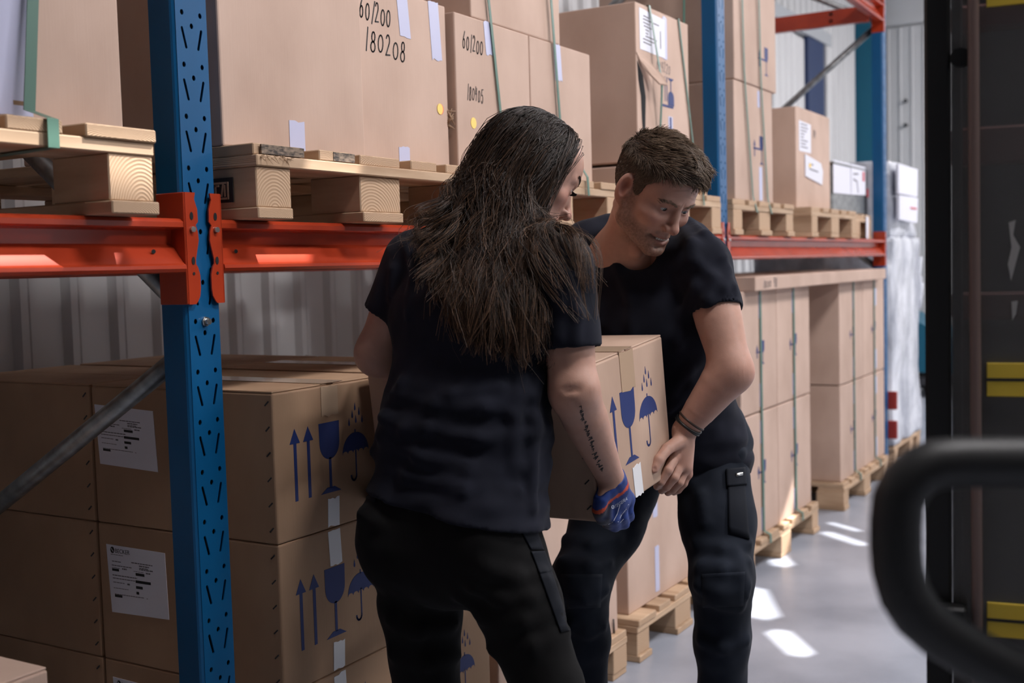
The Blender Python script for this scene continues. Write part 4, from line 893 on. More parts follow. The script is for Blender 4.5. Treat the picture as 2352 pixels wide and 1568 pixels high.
def eyeball(parent, hc, HR, side, gaze, white=(.42, .39, .37), iris=(.045, .05, .05)):
    c = hc + HR @ A3((side * .032, .066, 0)); g = A3(gaze); g /= np.linalg.norm(g)
    bm = bmesh.new(); bmesh.ops.create_uvsphere(bm, u_segments=24, v_segments=20, radius=.0136)
    Z = Vector(g); rot = Vector((0, 0, 1)).rotation_difference(Z).to_matrix().to_4x4(); bmesh.ops.transform(bm, matrix=Matrix.Translation(Vector(c)) @ rot, verts=bm.verts)
    for f in bm.faces:
        a = (f.calc_center_median() - Vector(c)).normalized().dot(Z); f.material_index = 2 if a > .955 else 1 if a > .80 else 0; f.smooth = True
    return bm_obj('eye', bm, [mat('eye_white', white, .15), mat('eye_iris', iris, .15), mat('eye_pupil', (.005, .005, .005), .1)], parent)
def ridges(d, p, segs, k=.014):
    for a, b, r in segs:
        m = (np.abs(p - (a + b) / 2).max(1)) < np.linalg.norm(b - a) / 2 + .05
        if m.any(): d = d.copy(); d[m] = smin(d[m], cone(p[m], a, b, r, r), k)
    return d
def grooves(d, p, segs, k=.012):
    for a, b, r in segs:
        m = (np.abs(p - (a + b) / 2).max(1)) < np.linalg.norm(b - a) / 2 + .05
        if m.any(): d = d.copy(); d[m] = smax(d[m], -cone(p[m], a, b, r, r), k)
    return d
def lay(f, lines, r, sink):
    out = []
    for ln in lines:
        P = trace(f, ln)
        for a, b in zip(P, P[1:]):
            c = A3(CAM); o = lambda q: q + (q - c) / np.linalg.norm(q - c) * sink
            out.append((o(a), o(b), r))
    return out
def decal(name, f, polys, m, parent, off=.0008, origin=(0, 0, 0)):
    bm = bmesh.new()
    for pl in polys:
        P = trace(f, pl)
        P = P + (CAM - P) / np.linalg.norm(CAM - P, axis=1)[:, None] * off - A3(origin)
        if len(P) >= 3: bm.faces.new([bm.verts.new(q) for q in P])
    return bm_obj(name, bm, m, parent)
# ------------------------------------------------------------------ the woman, seen from behind (she faces along the aisle)
M['skin'] = skin_mat('skin'); M['shirt'] = cloth_mat('navy_cotton', (.0115, .0128, .0210)); M['trouser_w'] = cloth_mat('black_twill', (.0070, .0067, .0070), .85)
M['trouser_m'] = cloth_mat('dark_navy_twill', (.0115, .0150, .0235), .8); M['pocket'] = cloth_mat('navy_pocket_cloth', (.0080, .0098, .0150), .75); M['boot'] = mat('black_leather', (.006, .006, .006), .4)
M['hair_w'] = hair_mat('long_brown_hair', (.014, .0085, .0062), (.235, .125, .068), .40); M['hair_m'] = hair_mat('short_brown_hair', (.070, .047, .032), (.27, .185, .12), .42)
def on_skin(f, paths, off=.0007):
    P_ = np.array(paths); q = P_.reshape(-1, 3).copy()
    for _ in range(3): d = f(q) - off; q -= grad(f, q) * d[:, None]
    k = np.linspace(0, .0016, P_.shape[1])[None, :, None]; return q.reshape(P_.shape) + grad(f, q).reshape(P_.shape) * k
def build_woman():
    P = lambda x, y, d: at(x, y, d)
    SIDE = A3((0, -1, 0))
    hip, wst, cst = P(1042, 1190, 2.22), P(1064, 985, 2.235), P(1090, 730, 2.245); upc = P(1118, 620, 2.26)
    nk = P(1150, 560, 2.275); hc, HR = head_frame(P(1222, 402, 2.30), (.83, .46, .31), (.40, -.89, .22))
    Ls, Rs = P(952, 600, 2.335), P(1288, 612, 2.165); Le, Lw = P(868, 812, 2.375), P(975, 880, 2.66); Re, Rw = P(1318, 900, 2.150), P(1403, 1098, 2.305)
    Lh, Rh = P(955, 1225, 2.27), P(1135, 1225, 2.17); Lk, Rk = P(982, 1600, 2.30), P(1262, 1590, 2.13); La, Ra = A3((Lk[0] - .07, Lk[1] + .0, .09)), A3((Rk[0] + .02, Rk[1] - .02, .09))
    # right hand closing round the bottom front corner of the box
    kn = [P(1392, 1150, 2.310), P(1410, 1156, 2.330), P(1427, 1154, 2.350), P(1441, 1145, 2.372)]
    fing = [[kn[0], P(1391, 1182, 2.312), P(1396, 1200, 2.345), P(1402, 1204, 2.39)], [kn[1], P(1408, 1190, 2.330), P(1412, 1207, 2.36), P(1416, 1206, 2.41)],
            [kn[2], P(1428, 1186, 2.352), P(1432, 1202, 2.38), P(1434, 1200, 2.43)], [kn[3], P(1442, 1172, 2.374), P(1445, 1186, 2.40), P(1446, 1184, 2.43)]]
    thumb = [P(1396, 1118, 2.295), P(1380, 1145, 2.285), P(1376, 1172, 2.295), P(1380, 1192, 2.315)]
    def hand(p, g=0.0):
        d = cone(p, Rw, (kn[1] + kn[2]) / 2, .024, .019)
        for k in kn: d = smin(d, cone(p, lerp(Rw, k, .35), k, .017, .0135), .012)
        for i, fg in enumerate(fing): r = (.0108, .0112, .0108, .0095)[i]; d = smin(d, chain(p, fg, (r + .001, r, r * .95, r * .82)), .006)
        return smin(d, chain(p, thumb, (.015, .012, .011, .009)), .010) - g
    def arms(p):
        d = chain(p, [Rs, lerp(Rs, Re, .55), Re], (.052, .050, .0425)); d = smin(d, chain(p, [Re, lerp(Re, Rw, .28), lerp(Re, Rw, .7), Rw], (.0415, .0445, .034, .0265)), .03)
        d = smin(d, sph(p, Re + A3((-.012, -.012, .006)), .036), .02)
        e = chain(p, [Ls, lerp(Ls, Le, .5), Le], (.052, .050, .043)); e = smin(e, chain(p, [Le, lerp(Le, Lw, .4), Lw], (.042, .040, .028)), .03)
        e = smin(e, cone(p, Lw, lerp(Le, Lw, 1.25), .026, .022), .02)
        for i in range(4): e = smin(e, cone(p, lerp(Le, Lw, 1.25) + A3((0, 0, -.03 + i * .02)), lerp(Le, Lw, 1.6) + A3((.0, -.02, -.03 + i * .02)), .010, .008), .008)
        return np.minimum(d, e)
    crease = [(P(1290, 893, 2.10), P(1335, 887, 2.092), .0025), (P(1300, 902, 2.10), P(1330, 896, 2.095), .0025)]
    bump = [(P(1325, 903, 2.118), P(1350, 890, 2.115), .008)]
    def skin(p):
        d = head_sdf((p - hc) @ HR, True)
        d = smin(d, cone(p, hc + HR @ A3((0, -.02, -.05)), nk + A3((0, 0, -.02)), .050, .054), .025)
        d = smin(d, flatcone(p, nk, cst, SIDE, .08, .06, .12, .08), .04)
        d = np.minimum(d, flatcone(p, cst, hip, SIDE, .12, .08, .13, .09)); d = np.minimum(d, flatcone(p, Ls, Rs, A3((0, 0, 1)), .04, .04, .04, .04))
        for a, b, c in ((Lh, Lk, La), (Rh, Rk, Ra)): d = np.minimum(d, chain(p, [a, b, c], (.07, .05, .035)))
        m = p[:, 2] < 1.42
        if m.any():
            e = arms(p[m]); e = smin(e, hand(p[m]), .012); e = grooves(ridges(e, p[m], bump, .015), p[m], crease, .006); dd = d[m]; d[m] = smin(dd, e, .004)
        return d
    lo = (1.30, -1.05, 0.0); hi = (2.55, .10, 1.72)
    hb = 0.135
    v, q = mesh_sdf(skin, lo, hi, .0075, [(hc - hb, hc + hb, .0024), (np.minimum(Re, Rw) - .06, np.maximum(Re, Rw) + .05, .0042)])
    col = np.tile(SKIN, (len(v), 1)); L = (v - hc) @ HR; m = np.abs(L).max(1) < .14; col[m] = face_colour(col[m], L[m], True)
    body = np_mesh('person', v, q, M['skin'], None, True, col); tag(body, 'woman with long brown hair seen from behind, lifting the box, in navy t-shirt', 'person')
    # ---- shirt
    sh = [lerp(Ls, Le, .0), lerp(Ls, Le, .60)]; shR = [Rs, lerp(Rs, Re, .66)]
    n1 = (Le - Ls) / np.linalg.norm(Le - Ls); n2 = (Re - Rs) / np.linalg.norm(Re - Rs)
    hem_n = A3(DOWN * .985 + RIGHT * -.17 + A3((0, 0, 0))); hem_n /= np.linalg.norm(hem_n); hem_p = P(1040, 1172, 2.2)
    def shirt0(p):
        d = flatcone(p, hip + A3((0, 0, -.07)), wst, SIDE, .202, .146, .170, .122)
        d = smin(d, flatcone(p, wst, cst, SIDE, .166, .118, .168, .112), .05)
        d = smin(d, flatcone(p, cst, upc, SIDE, .168, .110, .150, .082), .05)
        d = smin(d, cone(p, Ls + A3((0, -.02, .0)), nk + A3((-.015, 0, -.035)), .060, .062), .035); d = smin(d, cone(p, Rs + A3((0, .02, .0)), nk + A3((-.015, 0, -.035)), .060, .062), .035)
        for a, b, n in ((*sh, n1), (*shR, n2)):
            s = cone(p, a, b + n * .05, .0635, .0610); s = smax(s, (p - b) @ n, .004)
            inn = cone(p, a, b + n * .06, .053, .0525); s = np.where(((p - b) @ n) > -.012, smax(s, -inn, .003), s); d = smin(d, s, .018)
        for a in (Lh, Rh): d = smin(d, ell(p, a + A3((-.045, 0, 0)), (.104, .092, .116)), .05)
        d = smax(d, (p - hem_p) @ hem_n, .005)
        return smax(d, -cone(p, nk + A3((.02, 0, .015)), nk + A3((.05, 0, .12)), .062, .07), .006)
    F = [[(905, 905), (1000, 925), (1110, 935), (1215, 905)], [(890, 955), (985, 985), (1100, 1010), (1210, 1000)], [(872, 1000), (960, 1045), (1080, 1075), (1200, 1075)], [(862, 1040), (940, 1095), (1070, 1130), (1190, 1128)],
         [(925, 880), (1040, 905), (1150, 890)], [(1235, 860), (1228, 960), (1222, 1080), (1224, 1170)], [(1195, 870), (1180, 960), (1178, 1060)], [(880, 960), (930, 990), (985, 1000)]]
    F2 = [[(935, 560), (955, 640), (940, 720)], [(1265, 640), (1290, 700), (1285, 770)], [(1310, 640), (1325, 720), (1322, 780)], [(905, 620), (900, 680)]]
    rd = lay(shirt0, F, .006, .0015) + lay(shirt0, F2, .006, .002)
    def shirt(p):
        d = ridges(shirt0(p), p, rd, .020); low = np.clip((1.25 - p[:, 2]) / .2, 0, 1)
        return d + low * .0045 * vnoise(p * A3((1, 1, 2.6)), 16, 1) + .0018 * vnoise(p, 34, 2)
    v, q = mesh_sdf(shirt, (1.55, -.85, .70), (2.30, .0, 1.52), .0052); so = np_mesh('t_shirt', v, q, M['shirt'], body)
    # hem seam
    # ---- trousers
    def tr0(p):
        d = flatcone(p, hip + A3((0, 0, .06)), hip + A3((-.012, 0, -.05)), SIDE, .156, .112, .164, .122)
        for a, sg in ((Lh, 1), (Rh, -1)): d = smin(d, ell(p, a + A3((-.045, sg * .005, .0)), (.090, .080, .102)), .045)
        for a, b, c in ((Lh, Lk, La), (Rh, Rk, Ra)):
            leg = chain(p, [a, lerp(a, b, .45), b, lerp(b, c, .5), c], (.088, .080, .065, .060, .064), .02); d = smin(d, leg, .025)
        return d
    T1 = [[(1085, 1345), (1150, 1372), (1215, 1372), (1270, 1340)], [(1110, 1300), (1180, 1325), (1245, 1318)], [(1060, 1370), (1110, 1410), (1200, 1425), (1280, 1400)], [(835, 1180), (870, 1200)], [(900, 1420), (960, 1445), (1040, 1430)], [(905, 1500), (980, 1520), (1050, 1505)], [(1130, 1490), (1220, 1480), (1300, 1450)]]
    rt = lay(tr0, T1, .008, .004)
    def tr(p): return ridges(tr0(p), p, rt, .024) + .0028 * vnoise(p, 17, 5) + .0014 * vnoise(p, 40, 6)
    v, q = mesh_sdf(tr, (1.45, -.95, .05), (2.25, .15, 1.06), .0068); t = np_mesh('trousers', v, q, M['trouser_w'], body)
    wtop = [(1188, 1196), (1224, 1192), (1236, 1230), (1252, 1260), (1262, 1300), (1276, 1345), (1290, 1390), (1304, 1430), (1310, 1450), (1304, 1462), (1290, 1456), (1276, 1425), (1262, 1380), (1250, 1335), (1240, 1295), (1226, 1262), (1212, 1230)]
    def slab(name, poly, m, f=tr, off=.003, par=t):
        pts = trace(f, poly); c = (CAM - pts) / np.linalg.norm(CAM - pts, axis=1)[:, None]; bm = bmesh.new(); A = [bm.verts.new(x) for x in pts + c * off]; B = [bm.verts.new(x) for x in pts - c * .006]
        bm.faces.new(A); bm.faces.new(B[::-1]); n = len(A)
        for i in range(n): bm.faces.new((A[i], B[i], B[(i + 1) % n], A[(i + 1) % n]))
        return bm_obj(name, bm, m, par)
    def patch(name, quad, m, f=tr, off=.003, par=t, nx=10, ny=10, th=.006):
        """cloth patch that follows the surface: quad of picture corners (ul, ur, lr, ll)"""
        ul, ur, lr, ll = [A3(k) for k in quad]; S = np.linspace(0, 1, nx); Tt = np.linspace(0, 1, ny)
        px = np.array([(ul * (1 - s) + ur * s) * (1 - tt) + (ll * (1 - s) + lr * s) * tt for tt in Tt for s in S]); pt = trace(f, px); c = (CAM - pt) / np.linalg.norm(CAM - pt, axis=1)[:, None]
        tp, bt = pt + c * off, pt - c * th; N = nx * ny; fs = []
        for j in range(ny - 1):
            for i in range(nx - 1): a = j * nx + i; fs.append((a, a + nx, a + nx + 1, a + 1)); fs.append((N + a, N + a + 1, N + a + nx + 1, N + a + nx))
        ring = [i for i in range(nx)] + [j * nx + nx - 1 for j in range(1, ny)] + [(ny - 1) * nx + i for i in range(nx - 2, -1, -1)] + [j * nx for j in range(ny - 2, 0, -1)]
        for a, b in zip(ring, ring[1:] + ring[:1]): fs.append((a, b, N + b, N + a))
        return np_mesh_faces(name, np.concatenate([tp, bt]), fs, m, par)
    for quad in ([(1190, 1205), (1228, 1200), (1250, 1262), (1220, 1262)], [(1220, 1266), (1252, 1264), (1270, 1312), (1240, 1318)], [(1240, 1318), (1268, 1310), (1312, 1446), (1288, 1452)]): patch('leg_flap', quad, M['pocket'])
    patch('back_pocket', [(838, 1098), (872, 1112), (862, 1155), (832, 1140)], M['pocket'], off=.004)
    patch('back_pocket', [(935, 1150), (1060, 1178), (1055, 1192), (938, 1176)], M['trouser_w'], off=.004)
    for a, k in ((La, Lk), (Ra, Rk)):
        bm = bmesh.new(); bmesh.ops.create_cube(bm, size=1); bmesh.ops.subdivide_edges(bm, edges=bm.edges[:], cuts=3, use_grid_fill=True)
        for vv in bm.verts: vv.co = vv.co.normalized() * vv.co.length ** .5 * .8; vv.co = Vector((a[0] + .06 + vv.co.x * .27, a[1] + vv.co.y * .10, max(0.0, .055 + vv.co.z * .11)))
        bm_obj('boot', bm, M['boot'], body, True)
    # ---- glove
    ax = (Rw - Re) / np.linalg.norm(Rw - Re); cut = lerp(Re, Rw, .985)
    def glove(p): return smax(np.minimum(hand(p, .0028), cone(p, cut - ax * .02, Rw + ax * .03, .031, .030)), -((p - cut) @ ax), .002) + .0008 * vnoise(p, 110, 4)
    v, q = mesh_sdf(glove, Rw - A3((.10, .10, .15)), Rw + A3((.20, .14, .05)), .0026)
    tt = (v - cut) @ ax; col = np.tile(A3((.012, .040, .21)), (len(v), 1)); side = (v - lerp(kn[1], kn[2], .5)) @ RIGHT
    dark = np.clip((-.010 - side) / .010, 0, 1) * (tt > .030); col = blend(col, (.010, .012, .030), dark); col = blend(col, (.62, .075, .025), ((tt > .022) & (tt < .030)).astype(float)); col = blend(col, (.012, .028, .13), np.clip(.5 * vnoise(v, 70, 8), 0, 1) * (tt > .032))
    gm = bpy.data.materials.new('glove_knit'); gm.use_nodes = True; va_ = gm.node_tree.nodes.new('ShaderNodeVertexColor'); va_.layer_name = 'Col'; gm.node_tree.links.new(va_.outputs[0], gm.node_tree.nodes['Principled BSDF'].inputs['Base Color']); gm.node_tree.nodes['Principled BSDF'].inputs['Roughness'].default_value = .55
    gl = np_mesh('work_glove', v, q, gm, body, True, col); gl['label'] = 'blue work glove with red cuff stripe'
    pl = []
    for i, ch in enumerate('TEGERA'): pass
    cu = bpy.data.curves.new('glove_lettering', 'FONT'); cu.body = 'TEGERA'; cu.size = 1; o = bpy.data.objects.new('glove_lettering', cu); link(o); me = bpy.data.meshes.new_from_object(o.evaluated_get(bpy.context.evaluated_depsgraph_get())); bpy.data.objects.remove(o)
    co = np.array([vv.co[:] for vv in me.vertices]); px = np.stack([1412 + co[:, 0] * 8.2, 1168 - co[:, 0] * 5.6 - co[:, 1] * 12], 1); pw = trace(glove, px); pw += (CAM - pw) / np.linalg.norm(CAM - pw, axis=1)[:, None] * .0012
    for vv, c in zip(me.vertices, pw): vv.co = c
    me.materials.clear(); me.materials.append(mat('glove_white_print', (.55, .58, .70), .6)); o = bpy.data.objects.new('glove_lettering', me); o.parent = gl; link(o)
    decal('glove_mark', glove, [arc(1408, 1164, 4, 4.5, 0, 330, 8)], me.materials[0], gl, .0012)
    decal('glove_scratch', glove, strokes([[(1410, 1195), (1418, 1180), (1424, 1160)], [(1420, 1198), (1428, 1182), (1436, 1172)], [(1398, 1204), (1408, 1198)], [(1438, 1170), (1444, 1158)], [(1425, 1200), (1432, 1192)]], 1.6), me.materials[0], gl, .0012)
    # ---- tattoo: one narrow line of script down the forearm
    rs = random.Random(3); pl = []; n = 17
    for i in range(n):
        t_ = i / (n - 1); x, y = 1333 + 47 * t_ ** 1.15, 934 + 142 * t_
        for k in range(rs.choice((1, 2, 2))):
            w_ = rs.uniform(-4, 4); pl.append([(x + w_ - 3, y + k * 3), (x + w_ + rs.uniform(1, 4), y - 2 + k * 3), (x + rs.uniform(-3, 3), y + 4 + k * 2)])
    decal('tattoo', skin, strokes(pl, 2.0), M['ink'], body, .0006)
    # ---- hair: inner mass, then strands that fall over head, neck and back
    def obst(p):
        d = smin(head_sdf((p - hc) @ HR, True), cone(p, hc + HR @ A3((0, -.02, -.05)), nk, .05, .055), .03); return np.minimum(d, shirt0(p))
    rng = np.random.default_rng(11)
    def fall(roots, vel, target, n, off, wave, step):
        """strands grown from the scalp: combed to their target, pushed out of head and shirt"""
        p = roots.copy(); path = [p.copy()]; k = len(p); ph = rng.uniform(0, 6.28, k)
        for i in range(1, n):
            t_ = i / (n - 1); to = target - p; dist = np.sqrt((to * to).sum(1))[:, None]; left_ = (n - i) * 1.0
            go = to / left_ ; gl_ = np.sqrt((go * go).sum(1))[:, None]; vel = vel * .55 + go * .45
            p = p + vel
            for _ in range(2):
                dd = obst(p) - off; mk = dd < 0
                if mk.any(): p[mk] -= grad(obst, p[mk]) * dd[mk][:, None]
            path.append(p.copy())
        return np.stack(path, 1)
    NC = 330
    # clump guides: roots over the scalp, targets spread over the outline of the hair
    th = rng.uniform(-1, 1, NC * 6); ye = rng.uniform(-1, 1, NC * 6)
    roots = []; 
    while len(roots) < NC:
        d = rng.normal(size=3); d /= np.linalg.norm(d)
        if d[2] < -.15: continue
        if d[1] > .55 and d[2] < .72: continue
        if d[1] > .35 and d[2] < .25: continue
        roots.append(A3((0, -.018, .03)) + d * A3((.076, .098, .086)) * 1.01)
    RL = np.array(roots); roots = hc + RL @ HR.T
    # picture columns the tips reach, by side of the head: near side (his right) falls over the right shoulder
    side = RL[:, 0] / .076; back = -RL[:, 1] / .1
    TW = []; VV = []
    for i in range(NC):
        u = rng.random(); nearf = side[i] < -.2 and back[i] < .15
        if nearf: x = rng.uniform(1290, 1352); y = rng.uniform(650, 765); d = 2.13
        else:
            x = np.clip(1125 + rng.normal() * 85 - side[i] * 75, 945, 1262); lowy = np.interp(x, [945, 985, 1030, 1080, 1150, 1210, 1262], [585, 690, 775, 812, 835, 862, 800]); y = lowy - abs(rng.normal()) * 55; d = 2.12
        TW.append(P(x, y, d))
        h = A3((RL[i][0] / .076, min((RL[i][1] + .018) / .098, -.12), 0)); h /= np.linalg.norm(h); VV.append(hc + HR @ A3((h[0] * .088, -.018 + h[1] * .108, -.055 - .02 * rng.random())) if not (side[i] < -.05 and RL[i][1] > .015) else hc + HR @ A3((-.080, .030 * rng.random(), -.085)))
    TW = np.array(TW); VA = np.array(VV); off = .005 + rng.random(NC) * .014
    nrm = RL - A3((0, -.018, .03)); sg = np.where(RL[:, 0] > .004, 1.0, -1.0); comb = np.stack([sg * .9, np.full(NC, -.45), np.full(NC, -.35)], 1); nrm /= np.linalg.norm(nrm, axis=1)[:, None]; comb -= nrm * (comb * nrm).sum(1)[:, None]; comb /= np.linalg.norm(comb, axis=1)[:, None]
    V0 = comb @ HR.T * .016
    G1 = fall(roots, V0, VA, 13, off * .5, 0, 0); G2 = fall(G1[:, -1], G1[:, -1] - G1[:, -2], TW, 18, off, 0, 0); G = np.concatenate([G1, G2[:, 1:]], 1)
    # smooth, add loose waves that grow toward the tips
    for _ in range(2): G[:, 1:-1] = (G[:, :-2] + G[:, 1:-1] * 2 + G[:, 2:]) / 4
    tq = np.linspace(0, 1, 30)[None, :, None]; ph = (vnoise(TW, 11, 2) * 5 + rng.uniform(0, 1.2, NC))[:, None, None]; fr = rng.uniform(2.6, 3.6, (NC, 1, 1)); am = rng.uniform(.010, .022, (NC, 1, 1))
    G = G + RIGHT * np.sin(tq * fr * 6.28 + ph) * am * np.clip((tq - .35) / .35, 0, 1) + FWD * np.cos(tq * fr * 6.28 + ph * 1.7) * am * .6 * np.clip((tq - .4) / .4, 0, 1)
    SPC = 24; N = NC * SPC; gi = np.repeat(np.arange(NC), SPC); base = G[gi]
    rad = rng.normal(size=(N, 3)) * A3((.0062, .0062, .0062)); tw = np.linspace(0, 1, 30)[None, :, None]
    prof = np.interp(np.linspace(0, 1, 30), [0, .15, .55, .85, 1], [1.6, 1.4, .95, .55, .6])[None, :, None]
    ln = np.where(rng.random(N) < .3, rng.uniform(.62, .9, N), rng.uniform(.85, 1.06, N)); S = base + rad[:, None, :] * prof
    # individual length: resample each strand
    idx = np.linspace(0, 1, 30)[None] * np.minimum(ln, 1)[:, None] * 29; i0 = np.clip(np.floor(idx).astype(int), 0, 28); ff = (idx - i0)[..., None]; rr = np.arange(N)[:, None]; S = S[rr, i0] * (1 - ff) + S[rr, i0 + 1] * ff
    fz = rng.uniform(0, 6.28, (N, 1, 1)); S = S + RIGHT * np.sin(tw * rng.uniform(8, 20, (N, 1, 1)) + fz) * .0022 * tw + DOWN * np.cos(tw * 15 + fz) * .0012 * tw
    stray = rng.random(N) < .03; S[stray] = S[stray] + (rng.normal(size=(stray.sum(), 1, 3)) * .028) * (tw ** 1.5)
    pp = S.reshape(-1, 3)
    for _ in range(2):
        dd = obst(pp) - .0025; mk = dd < 0; pp[mk] -= grad(obst, pp[mk]) * dd[mk][:, None]
    tt_ = np.tile(np.linspace(0, 1, 30), N); mx = np.interp(tt_, [0, .3, .5, 1], [.010, .013, .05, .3]); dd = obst(pp) - mx * np.repeat(rng.uniform(.6, 1.1, N), 30); mk = (dd > 0) & (tt_ < .5); pp[mk] -= grad(obst, pp[mk]) * dd[mk][:, None]
    S = pp.reshape(N, 30, 3); v, q = tubes(S, .00075, .0003, 3)
    lite = np.clip(rng.normal(.14, .16, N) + (rng.random(N) < .14) * .5, 0, 1)[:, None] * (np.linspace(0, 1, 30) ** 1.4 * 1.25 + .06)[None]; col = np.repeat(lite.reshape(-1), 3)[:, None].repeat(3, 1)
    hr = np_mesh('long_hair', v, q, M['hair_w'], body, True, col); hr['label'] = 'long dark brown wavy hair with lighter ends'
    def cap(p):
        L = (p - hc) @ HR; d = ell(L, (0, -.018, .030), (.081, .104, .092)); y = np.clip((L[:, 1] - .02) / .06, 0, 1)
        d = smax(d, (L[:, 1] * .80 - L[:, 2] * .60 - .026), .008)
        for a, b, r1, r2 in ((hc + HR @ A3((0, -.05, .0)), P(1130, 600, 2.17), .072, .075), (P(1130, 600, 2.165), P(1150, 730, 2.155), .062, .03)): d = smin(d, flatcone(p, a, b, RIGHT, r1 * 1.15, r1 * .55, r2 * 1.3, r2 * .35), .03)
        return d
    v, q = mesh_sdf(cap, hc - A3((.30, .30, .42)), hc + A3((.20, .25, .16)), .006); np_mesh('hair_mass', v, q, M['hair_w'], hr, True, np.zeros((len(v), 3)))
    # face details seen in the lost profile
    for s_ in (-1, 1): eyeball(body, hc, HR, s_, HR @ A3((0, .8, -.6)), iris=(.05, .03, .02))
    br = []; la = []
    for i in range(60):
        t_ = rng.random(); a = A3((-.046 + .030 * t_, .069 + .013 * t_, .0255 + .004 * math.sin(t_ * 3))); a = a + rng.normal(size=3) * .0012; br.append([hc + HR @ a, hc + HR @ (a + A3((-.003, .001, .002))), hc + HR @ (a + A3((-.007, .0, .002)))])
    for i in range(34):
        t_ = i / 33; a = A3((-.044 + .024 * t_, .0785 + .0035 * math.sin(t_ * 3.14), -.0015)); la.append([hc + HR @ a, hc + HR @ (a + A3((-.001, .005, -.002))), hc + HR @ (a + A3((-.002, .009, -.001)))])
    br = on_skin(skin, br); la = [[on_skin(skin, [[x[0]]])[0][0], x[1], x[2]] for x in la]; v, q = tubes(np.array(br), .0006, .0002, 3); np_mesh('eyebrow', v, q, M['hair_w'], body, True, np.zeros((len(v), 3))); v, q = tubes(np.array(la), .0005, .0002, 3); np_mesh('eyelashes', v, q, M['hair_w'], body, True, np.zeros((len(v), 3)))
    return patch
def np_mesh_faces(name, verts, faces, m, parent):
    return raw(name, verts, faces, m, parent, True)
# ------------------------------------------------------------------ the man, bending over the box from the far side
def surface_patch(name, f, quad, m, par, off=.003, nx=9, ny=10, th=.006):
    ul, ur, lr, ll = [A3(k) for k in quad]; S = np.linspace(0, 1, nx); Tt = np.linspace(0, 1, ny)
    px = np.array([(ul * (1 - s) + ur * s) * (1 - tt) + (ll * (1 - s) + lr * s) * tt for tt in Tt for s in S]); pt = trace(f, px); c = (CAM - pt) / np.linalg.norm(CAM - pt, axis=1)[:, None]
    tp, bt = pt + c * off, pt - c * th; N = nx * ny; fs = []
    for j in range(ny - 1):
        for i in range(nx - 1): a = j * nx + i; fs.append((a, a + nx, a + nx + 1, a + 1)); fs.append((N + a, N + a + 1, N + a + nx + 1, N + a + nx))
    ring = [i for i in range(nx)] + [j * nx + nx - 1 for j in range(1, ny)] + [(ny - 1) * nx + i for i in range(nx - 2, -1, -1)] + [j * nx for j in range(ny - 2, 0, -1)]
    for a, b in zip(ring, ring[1:] + ring[:1]): fs.append((a, b, N + b, N + a))
    return raw(name, np.concatenate([tp, bt]), fs, m, par, True)
